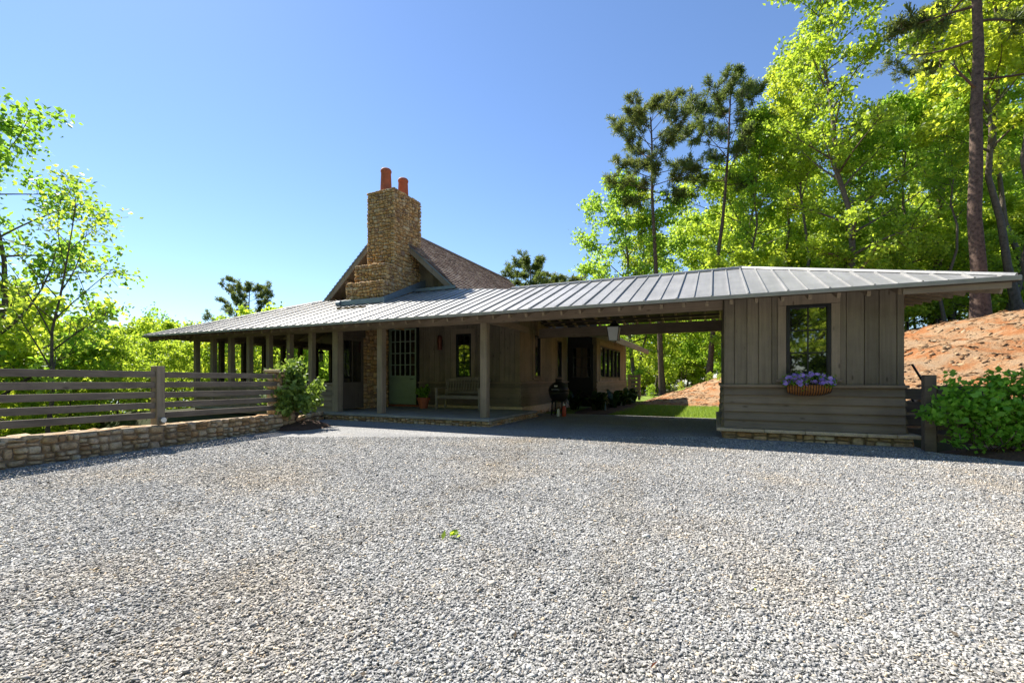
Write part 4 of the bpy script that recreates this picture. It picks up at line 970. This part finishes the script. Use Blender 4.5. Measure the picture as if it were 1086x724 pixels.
def basket(loc):
    root = empty('flower_basket', loc, 'coconut lined window basket of purple flowers under the black window', 'flower basket'); W_ = 0.66
    # half-round trough
    vs = []; fs = []; n = 10; mseg = 14
    for i in range(mseg + 1):
        x = -W_ / 2 + W_ * i / mseg; e = 1 - 0.25 * abs(2 * i / mseg - 1) ** 3
        for k_ in range(n + 1):
            a = math.pi * k_ / n / 2; vs.append((x * (0.9 + 0.1 * math.cos(a)), -0.2 * math.cos(a) ** 0.8 * e, -0.19 * math.sin(a) ** 0.9 * e))
    for i in range(mseg):
        for k_ in range(n): a = i * (n + 1) + k_; fs.append((a, a + n + 1, a + n + 2, a + 1))
    fs += [tuple(range(n + 1)), tuple(mseg * (n + 1) + k_ for k_ in range(n, -1, -1))]
    b = MB(); b.add(vs, fs); b.add([(-W_ / 2, -0.2, -0.01), (W_ / 2, -0.2, -0.01), (W_ / 2, 0, -0.01), (-W_ / 2, 0, -0.01)], [(0, 1, 2, 3)]); b.build('liner', M['liner'], root)
    wv = MB()
    for i in range(18):
        x = -W_ / 2 + W_ * i / 17; e = (1 - 0.25 * abs(2 * i / 17 - 1) ** 3) * 1.03
        wv.tube([(x * (0.9 + 0.1 * math.cos(a)), -0.2 * math.cos(a) ** 0.8 * e - 0.003, -0.19 * math.sin(a) ** 0.9 * e - 0.003) for a in (math.pi * k_ / 16 for k_ in range(8))], 0.006, 5)
    wv.tube([(-W_ / 2, 0, 0), (-W_ / 2, -0.16, 0), (0, -0.21, 0), (W_ / 2, -0.16, 0), (W_ / 2, 0, 0)], 0.007, 6); wv.build('wire_frame', M['iron'], root)
    rng = np.random.default_rng(81)
    cs = np.stack([rng.uniform(-0.36, 0.36, 110), rng.uniform(-0.26, -0.02, 110), rng.uniform(0.0, 0.18, 110)], -1); cs[:, 2] *= 1 - (np.abs(cs[:, 0]) / 0.42) ** 2 * 0.6
    V, F = blob_leaves(rng, cs, 900, 0.03, 0.05, 0.03); link('foliage', np_mesh('foliage', V, F, M['leaf_mid']), root)
    P = []; Fq = []
    for c in cs[:105]:
        nrm_ = unit(np.array([rng.normal(0, 0.5), -1 + rng.normal(0, 0.3), rng.uniform(0.1, 1.0)])); a = unit(np.cross(nrm_, [0.3, 0.2, 1])); b2 = np.cross(nrm_, a); c = c + nrm_ * 0.035; r = rng.uniform(0.03, 0.044); k0 = len(P); P.append(c - nrm_ * 0.012)
        for j in range(10): t = 2 * math.pi * j / 10; rr = r * (1 if j % 2 else 0.78); P.append(c + a * rr * math.cos(t) + b2 * rr * math.sin(t) + nrm_ * rng.uniform(-0.004, 0.004))
        for j in range(10): Fq.append((k0, k0 + 1 + j, k0 + 1 + (j + 1) % 10))
    link('flowers', np_mesh('flowers', np.array(P), np.array(Fq), M['petal']), root)
basket((1.47, PV0 - 0.055, 1.0))

def grill(loc):
    root = empty('kamado_grill', loc, 'black egg shaped charcoal grill standing against the side wall', 'grill')
    MB().lathe([(0.12, 0.40), (0.2, 0.44), (0.27, 0.54), (0.305, 0.66), (0.31, 0.715)], n=28).build('body', M['black'], root, smooth=True)
    MB().lathe([(0.315, 0.72), (0.31, 0.78), (0.27, 0.88), (0.19, 0.96), (0.1, 1.0), (0.1, 1.06), (0.11, 1.065), (0.11, 1.09), (0.0, 1.1)], n=28).build('lid', M['black'], root, smooth=True)
    MB().tube([(-0.1, -0.29, 0.76), (-0.1, -0.36, 0.78), (0.1, -0.36, 0.78), (0.1, -0.29, 0.76)], 0.014, 8).build('handle', M['steel'], root)
    MB().box((-0.04, -0.305, 0.86), (0.05, -0.235, 0.90)).build('badge', M['steel'], root)
    for a in (0.78, 2.36, 3.93, 5.5): MB().bar((0.24 * math.cos(a), 0.24 * math.sin(a), 0), (0.2 * math.cos(a), 0.2 * math.sin(a), 0.55), 0.035, 0.035).build('leg', M['iron'], root)
    MB().lathe([(0.25, 0.12), (0.25, 0.14)], n=20).lathe([(0.24, 0.4), (0.24, 0.43)], n=20).build('shelf', M['iron'], root)
grill((-4.3, 12.95, 0.0))
def bottle(loc, m, label, r, h):
    root = empty('fuel_bottle', loc, label, 'bottle'); MB().lathe([(r * 0.95, 0), (r, 0.02), (r, h * 0.68), (r * 0.45, h * 0.85), (r * 0.4, h * 0.88)], n=16).build('bottle_body', M[m], root, smooth=True); MB().lathe([(r * 0.5, h * 0.88), (r * 0.5, h)], n=12).build('cap', M['white' if m == 'red' else 'black'], root)
bottle((-4.0, 12.55, 0), 'red', 'orange red fuel bottle on the gravel beside the grill', 0.055, 0.36); bottle((-4.16, 12.5, 0), 'white', 'small white bottle on the gravel beside the grill', 0.045, 0.26)

def deck_rail():
    root = empty('deck_railing', (-3.5, 23.6, 0), 'brown slatted deck railing at the far end of the house', 'railing')
    for u_ in (-4.0, -3.5): child(MB().box((u_ - 0.06, 23.4, 0), (u_ + 0.06, 23.52, 1.3)).build('railing_post', M['sidewall_z'], None), root)
    for i in range(5): child(MB().box((-3.95, 23.42, 0.35 + i * 0.2), (-3.53, 23.46, 0.47 + i * 0.2)).build('railing_slat', M['sidewall_z'], None), root)
deck_rail()
def sprig(px, yc, name, label, m, n, L, seed):
    u_, v_ = at(px, yc); rng = np.random.default_rng(seed); C = rng.normal(0, [0.016 * n / 8, 0.016 * n / 8, 0.006], (n, 3)) + [0, 0, 0.03]
    V, F = leaves(rng, C, L, L * 0.5, 1.2); o = link(name, np_mesh(name, V, F, m), None, (u_, v_, 0)); tag(o, label, 'leaf')
sprig(482, 3.12, 'leaf_sprig', 'fallen bright green leaf sprig lying on the gravel', M['leaf_yellow'], 11, 0.06, 1)
sprig(694, 1.70, 'fallen_leaf', 'single dry orange leaf on the gravel at the front', M['terracotta'], 1, 0.05, 2)
sprig(800, 2.3, 'fallen_leaf', 'tiny green leaf on the gravel right of centre', M['leaf_yellow'], 1, 0.03, 3)

# ---------------------------------------------------------------- trees
def tubes_np(paths, n=6):
    Vs = []; Fs = []; off = 0
    for pts, rs in paths:
        pts = np.asarray(pts, float); rs = np.asarray(rs, float); m_ = len(pts)
        d = np.gradient(pts, axis=0); d = unit(d); ref = np.array([0.31, 0.95, 0.05]); a = unit(np.cross(d, ref)); b = np.cross(d, a)
        t = 2 * np.pi * np.arange(n) / n
        ring = pts[:, None] + rs[:, None, None] * (a[:, None] * np.cos(t)[None, :, None] + b[:, None] * np.sin(t)[None, :, None])
        Vs.append(ring.reshape(-1, 3)); i, k_ = np.meshgrid(np.arange(m_ - 1), np.arange(n), indexing='ij'); i = i.ravel(); k_ = k_.ravel()
        Fs.append(np.stack([i * n + k_, i * n + (k_ + 1) % n, (i + 1) * n + (k_ + 1) % n, (i + 1) * n + k_], 1) + off); off += m_ * n
    return np.concatenate(Vs), np.concatenate(Fs)

def hardwood(seed, H, base, Rr, nl, r0, leaf_m, nleaf, L, W, lean=(0, 0), up=0.55, shape=0.6, sig=0.3, twigs=6):
    """returns trunk mesh and crown mesh of a tree of height H"""
    rng = np.random.default_rng(seed); paths = []; cs = []
    k_ = 10; t = np.linspace(0, 1, k_); wob = np.cumsum(rng.normal(0, 0.012 * H, (k_, 2)), 0); wob -= wob[0]
    tr = np.stack([wob[:, 0] + lean[0] * t ** 1.3, wob[:, 1] + lean[1] * t ** 1.3, t * H], -1); tr[0, 2] = -0.4
    trr = r0 * (1 - 0.9 * t ** 0.9); trr[0] *= 1.35; paths.append((tr, trr))
    for i in range(nl):
        q = base + (1 - base) * ((i + rng.uniform(0, 1)) / nl) ** 0.9; p0 = np.array([np.interp(q, t, tr[:, j]) for j in range(3)])
        prof = (math.sin(math.pi * min(1, (q - base) / (1 - base) * 0.82 + 0.16)) ** shape); ln = Rr * prof * rng.uniform(0.65, 1.15) + 0.25
        az = i * 2.4 + rng.uniform(-0.5, 0.5); el = rng.uniform(0.25, 0.8) * up * 1.8
        d0 = np.array([math.cos(az) * math.cos(el), math.sin(az) * math.cos(el), math.sin(el)]); m_ = 6; s = np.linspace(0, 1, m_)
        bend = rng.normal(0, 0.12, 3) * ln; lp = p0 + d0 * ln * s[:, None] + bend * (s ** 2)[:, None] + np.array([0, 0, -0.10 * ln]) * (s ** 2)[:, None] * rng.uniform(-0.6, 1.3)
        rb = float(np.interp(q, t, trr)) * 0.5; paths.append((lp, rb * (1 - 0.85 * s) + 0.004))
        for j in range(twigs):
            sq = rng.uniform(0.3, 1.0); b0 = np.array([np.interp(sq, s, lp[:, c]) for c in range(3)])
            dd_ = unit(d0 * 0.6 + rng.normal(0, 0.7, 3) + [0, 0, 0.2]); tl = ln * rng.uniform(0.2, 0.42) * (1.2 - 0.5 * sq) + 0.15
            tp = b0 + dd_ * tl * np.array([[0], [0.5], [1]]) + np.array([[0, 0, 0], [0, 0, 0.03], [0, 0, -0.03]]) * tl; paths.append((tp, np.array([rb * 0.3, rb * 0.2, 0.003]) + 0.002))
            for z_ in (0.45, 0.75, 1.0): cs.append(b0 + dd_ * tl * z_)
        cs.append(lp[-1]); cs.append(lp[-2])
    for z_ in (0.9, 0.95, 1.0): cs.append(np.array([np.interp(z_, t, tr[:, j]) for j in range(3)]))
    cs = np.array(cs); wts = rng.uniform(0.2, 1.6, len(cs)); wts /= wts.sum()
    C = cs[rng.choice(len(cs), nleaf, p=wts)] + rng.normal(0, sig, (nleaf, 3)) * [1, 1, 0.65]
    V, F = leaves(rng, C, L, W, 0.8)
    tv, tf_ = tubes_np(paths)
    return np_mesh('trunk', tv, tf_, M['bark_grey'], True), np_mesh('crown', V, F, leaf_m)

def pine(seed, H, base, Rr, nl, r0, ntuft=9, needles=26, nl_len=0.34, dead=0, lean=(0, 0), nw=0.028):
    rng = np.random.default_rng(seed); paths = []; tufts = []
    k_ = 12; t = np.linspace(0, 1, k_); wob = np.cumsum(rng.normal(0, 0.0022 * H, (k_, 2)), 0); wob -= wob[0]
    tr = np.stack([wob[:, 0] + lean[0] * t, wob[:, 1] + lean[1] * t, t * H], -1); tr[0, 2] = -0.5; trr = r0 * (1 - 0.78 * t); trr[0] *= 1.45; trr[1] *= 1.02; paths.append((tr, trr))
    for i in range(nl + dead):
        isd = i >= nl
        q = base + (1 - base) * ((i + rng.uniform(0, 1)) / nl) if not isd else rng.uniform(base * 0.6, base)
        p0 = np.array([np.interp(q, t, tr[:, j]) for j in range(3)]); u_ = np.clip((q - base) / (1 - base), 0, 1)
        ln = Rr * (0.45 + 0.75 * math.sin(math.pi * (u_ * 0.75 + 0.22))) * rng.uniform(0.55, 1.1); ln *= 0.7 if isd else 1
        az = i * 2.4 + rng.uniform(-0.6, 0.6); el = rng.uniform(-0.05, 0.35) + 0.5 * u_; d0 = np.array([math.cos(az) * math.cos(el), math.sin(az) * math.cos(el), math.sin(el)])
        s = np.linspace(0, 1, 6); lp = p0 + d0 * ln * s[:, None] + np.array([0, 0, 0.22 * ln]) * (s ** 2)[:, None] * rng.uniform(-0.3, 1.2) + rng.normal(0, 0.1, 3) * ln * (s ** 2)[:, None]
        rb = float(np.interp(q, t, trr)) * 0.33; paths.append((lp, rb * (1 - 0.85 * s) + 0.006))
        for j in range(5 if isd else ntuft):
            sq = rng.uniform(0.35, 1.0); b0 = np.array([np.interp(sq, s, lp[:, c]) for c in range(3)]); dd_ = unit(d0 * 0.7 + rng.normal(0, 0.6, 3) + [0, 0, 0.35]); tl = rng.uniform(0.25, 0.9) * (0.4 + 0.16 * ln)
            paths.append((np.array([b0, b0 + dd_ * tl * 0.5, b0 + dd_ * tl]), np.array([rb * 0.3, rb * 0.2, 0.006]) + 0.003))
            if not isd: tufts += [(b0 + dd_ * tl, dd_), (b0 + dd_ * tl * 0.65, dd_)]
        if not isd: tufts.append((lp[-1], d0))
    T = np.array([a for a, _ in tufts]); Dd = np.array([b for _, b in tufts]); n = len(T) * needles
    idx = np.repeat(np.arange(len(T)), needles); D_ = unit(Dd[idx] * 0.55 + rng.normal(0, 0.75, (n, 3)) + [0, 0, 0.15]); ln = nl_len * rng.uniform(0.6, 1.1, (n, 1)); p = T[idx] + rng.normal(0, 0.05, (n, 3)); sd_ = unit(np.cross(D_, rng.normal(size=(n, 3)))) * nw
    V = np.stack([p - sd_ * 0.5, p + sd_ * 0.5, p + D_ * ln + sd_, p + D_ * ln - sd_], 1).reshape(-1, 3); F = np.arange(4 * n).reshape(-1, 4)
    tv, tf_ = tubes_np(paths, 8); return np_mesh('trunk', tv, tf_, M['bark'], True), np_mesh('crown', V, F, M['needles'])

def plant_tree(name, meshes, px, yc, H0, H, label, group=None, rot=0.0, zoff=0.0, wide=1.0, uv=None):
    """a tree of unit height H0 scaled to height H, standing on the ground"""
    u_, v_ = uv or at(px, yc); z = float(height(u_, v_)) + zoff; root = empty(name, (u_, v_, z), label, 'tree', group, rot); s = H / H0; root.scale = (s * wide, s * wide, s)
    link('trunk', meshes[0], root); link('crown', meshes[1], root); return root

broad = hardwood(101, 14, 0.28, 4.4, 24, 0.19, M['leaf_spring'], 14000, 0.22, 0.15, sig=0.24)
broad2 = hardwood(102, 14, 0.22, 4.2, 24, 0.17, M['leaf_mid'], 14000, 0.22, 0.15, sig=0.24)
slim = hardwood(103, 20, 0.10, 2.9, 46, 0.19, M['leaf_yellow'], 15000, 0.20, 0.135, sig=0.2, up=0.75, shape=0.35)
pole = hardwood(113, 20, 0.45, 2.4, 24, 0.15, M['leaf_spring'], 7000, 0.21, 0.14, sig=0.22, up=0.8)
slim2 = hardwood(107, 18, 0.33, 2.8, 28, 0.16, M['leaf_spring'], 11000, 0.21, 0.14, sig=0.22, up=0.7)
under = hardwood(104, 6, 0.08, 2.6, 20, 0.07, M['leaf_spring'], 6000, 0.21, 0.14, sig=0.2)
under2 = hardwood(105, 6, 0.06, 2.8, 20, 0.07, M['leaf_yellow'], 6000, 0.21, 0.14, sig=0.2)
young = hardwood(106, 9, 0.30, 1.9, 16, 0.085, M['leaf_spring'], 1150, 0.15, 0.095, lean=(1.2, 0.55), sig=0.2, up=0.85)
fleft = hardwood(128, 12, 0.25, 3.1, 22, 0.16, M['leaf_mid'], 6500, 0.18, 0.12, sig=0.2)
thin = hardwood(109, 7, 0.35, 1.0, 13, 0.06, M['leaf_mid'], 900, 0.17, 0.11, sig=0.2, up=0.8)
pineA = pine(211, 21, 0.69, 3.7, 26, 0.24, 16, 30, 0.36, lean=(-0.9, -0.4), nw=0.02)
pineB = pine(212, 21, 0.68, 3.3, 24, 0.21, 15, 30, 0.36, lean=(1.3, 0.6), nw=0.02)
pineC = pine(203, 24, 0.50, 4.6, 24, 0.27, 13, 26, dead=3)
pineD = pine(204, 16, 0.35, 4.2, 30, 0.2, 16, 24)

# singled-out trees
plant_tree('pine_tree', pineA, 703, 30, 21, 18.6, 'tall bare trunked pine above the carport ridge, left of two', 'pair of pines over the carport', 0.0)
plant_tree('pine_tree', pineB, 751, 28, 21, 18.0, 'tall pine above the carport ridge, right of two', 'pair of pines over the carport', 0.0)
plant_tree('pine_tree', pineC, 1041, 18, 24, 24, 'thick trunked pine on the red clay bank at far right', None, 1.0)
plant_tree('hardwood_tree', slim, 887, 23, 20, 19.5, 'tall slender yellow green tree rising highest behind the pavilion roof', None, 0.3)
plant_tree('hardwood_tree', broad2, 668, 33, 14, 15.3, 'broad green tree behind the carport roof below the left pine', None, 0.9)
plant_tree('pine_tree', pineD, 562, 46, 16, 15.4, 'dark olive pine showing above the metal roof, nearest the shingles', None, 0.2, 0, 1.25)
plant_tree('pine_tree', pineD, 598, 50, 16, 15.2, 'olive pine above the metal roof, just left of the broad green tree', None, 1.6, 0, 1.2)
plant_tree('pine_tree', pineD, 264, 46, 16, 14.9, 'small dark pine crown above the left metal roof', None, 2.2)
plant_tree('hardwood_tree', young, 50, 13, 9, 8.4, 'slim leaning young tree standing behind the left fence', None, 0.0)
plant_tree('hardwood_tree', fleft, -28, 13.5, 12, 12.4, 'leafy green tree cut off by the left edge', None, 0.8)
plant_tree('hardwood_tree', thin, 169, 26, 7, 8.0, 'thin young tree beside the left tip of the metal roof', None, 0.0)
plant_tree('hardwood_tree', thin, 330, 40, 7, 10.5, 'sparse treetop peeping over the roof beside the gable', None, 1.0)
plant_tree('pine_tree', pineB, 996, 27, 21, 17.5, 'slender dark pine behind the thick trunked pine, half hidden in leaves', None, 4.0)
plant_tree('hardwood_tree', slim2, 1083, 21, 18, 20, 'slim hardwood with leaning trunk at the right edge', None, 0.9)
# the woods on the right
rw = random.Random(77)
for (px, yc, H, v, wd) in ((735, 42, 15, 0, 1), (780, 35, 15, 1, 1), (806, 30, 14, 0, 1), (832, 36, 19, 4, 1.1), (850, 44, 18, 4, 1), (925, 32, 14.5, 0, 1), (955, 26, 13, 1, 0.9), (985, 34, 17, 4, 1), (1010, 27, 13, 0, 0.9), (1030, 42, 17, 4, 1), (1075, 30, 21, 4, 1), (1110, 24, 19, 4, 1), (1055, 36, 22, 0, 0.9), (620, 52, 13, 1, 0.9), (700, 48, 16, 4, 1.2), (770, 50, 18, 0, 1.2), (960, 48, 15, 4, 1.2), (1060, 50, 23, 0, 1.1)):
    me, H0 = ((broad, 14), (broad2, 14), None, None, (slim2, 18))[v]
    plant_tree('hardwood_tree', me, px, yc, H0, H, 'leafy bright green tree in the dense woods behind the roof', 'woods behind the carport', rw.uniform(0, 6.28), 0, wd)
for i in range(30):
    px = 655 + i * 16 + rw.uniform(-8, 8); yc = (25, 31, 38)[i % 3] + rw.uniform(-1.5, 1.5); yc += 9 * (px < 790); H = rw.uniform(4.2, 6.8) * (1 + 0.25 * (i % 3))
    me = (under, under2)[i % 2]; plant_tree('understory_tree', me, px, yc, 6, H, 'low bushy tree filling the woods edge behind the carport and bank', 'understory of the woods', rw.uniform(0, 6.28))
# the wooded dip on the left
for i in range(26):
    px = -90 + i * 18 + rw.uniform(-10, 10); yc = (15, 20, 27)[i % 3] + rw.uniform(-1.5, 1.5)
    if px > 130 and yc < 19: yc += 8
    if px > 265: yc += 13
    u_, v_ = at(px, yc); z = float(height(u_, v_)); top = EYE + (401 - rw.uniform(333, 372)) * yc / 476
    plant_tree('understory_tree', (under2, under)[i % 4 == 1], px, yc, 6, top - z, 'yellow green bushy tree in the dip beyond the left fence', 'bushy trees beyond the left fence', rw.uniform(0, 6.28), 0, 0.9)
for i in range(8):
    plant_tree('hardwood_tree', (broad, broad2)[i % 2], -40 + i * 55, 44 + (i % 3) * 6, 14, 13 + i % 3, 'distant green tree beyond the dip at left', 'far trees at left', rw.uniform(0, 6.28), -2)
# shrubs on the clay bank
for i, (px, yc, s) in enumerate(((752, 24.5, 0.7), (722, 25.5, 0.6), (690, 26.5, 0.9), (763, 22.5, 0.45))):
    u_, v_ = at(px, yc); o = link('bank_shrub', under[1], None, (u_, v_, float(height(u_, v_)) - 0.15 * s)); o.scale = (0.13 * s, 0.13 * s, 0.16 * s)
    tag(o, 'small green shrub planted on the clay bank behind the carport', 'shrub', 'shrubs on the clay bank')
# trees across the drive behind the camera, seen only as reflections in the panes
for i in range(12):
    a = R(188 + i * 15); rr = 20 + (i % 3) * 5
    plant_tree('hardwood_tree', (broad, broad2, slim2)[i % 3], 0, 0, (14, 14, 18)[i % 3], 14 + (i % 4), 'leafy tree across the gravel drive facing the house', 'trees across the drive', i * 1.3, 0, 1.1, uv=(8 + rr * 1.2 * math.cos(a), -2 + rr * math.sin(a)))
for i in range(26):
    u_ = -30 + i * 1.9; v_ = -13 - (i % 3) * 2.5 + max(0, -12 - u_) * 0.35
    plant_tree('understory_tree', (under, under2)[i % 2], 0, 0, 6, 6.5 + (i % 4) * 1.2, 'bushy green tree lining the far side of the drive', 'trees across the drive', i * 1.7, 0, 1.0, uv=(u_, v_))
# low woodland shrubs closing the view under the trees
for i in range(22):
    px = (640 + i * 14) if i < 10 else 800 + (i - 10) * 27; yc = 40 + (i % 3) * 4 if i < 10 else 26 + (i % 4) * 3
    plant_tree('woodland_shrub', (under, under2)[(i // 2) % 2], px, yc, 6, 3.2 + (i % 3) * 0.8, 'low leafy shrub at the foot of the woods', 'shrubs under the woods', i * 2.1, -0.4, 1.5)
for i in range(9):
    plant_tree('hardwood_tree', (broad, broad2)[i % 2], 560 + i * 30, 62 + (i % 3) * 7, 14, 15 + i % 3, 'distant leafy tree behind the woods at the back', 'far trees behind the woods', i * 1.1, -1, 1.25)
# slender bare-stemmed trees standing in front of the woods
for i, (px, yc, H) in enumerate(((678, 34, 15), (808, 27, 15), (830, 29, 18), (850, 26, 17), (918, 25, 12), (1003, 22, 10.5), (1068, 23, 21), (1100, 20, 20))):
    plant_tree('slender_tree', pole, px, yc, 20, H, 'slender bare stemmed tree at the front of the woods', 'slender trees at the edge of the woods', i * 2.3)
def litter():
    rng = np.random.default_rng(91); n = 260; yc = rng.uniform(1.6, 9, n); xc = rng.uniform(-1.1, 1.1, n) * yc; U = CA * xc - SA * yc; Vv = SA * xc + CA * yc
    k = (U > -7.4) & (Vv < 7.5); C = np.stack([U, Vv, np.full(n, 0.016)], -1)[k]; C = C[rng.permutation(len(C))]
    V, F = leaves(rng, C, 0.035, 0.02, 2.0); tag(link('leaf_litter', np_mesh('leaf_litter', V, F, M['bark_grey'])), 'scattered dry brown leaf bits on the gravel', 'leaf litter', kind='stuff')
litter()
for i, (px, yc) in enumerate(((325, 40), (345, 38), (360, 44), (312, 42), (338, 47))):
    u_, v_ = at(px, yc); z = float(height(u_, v_))
    plant_tree('understory_tree', under2, px, yc, 6, 3.8 - z + (i % 2) * 0.6, 'yellow green bushy tree seen through the screened porch', 'bushy trees behind the screened porch', i * 1.4)
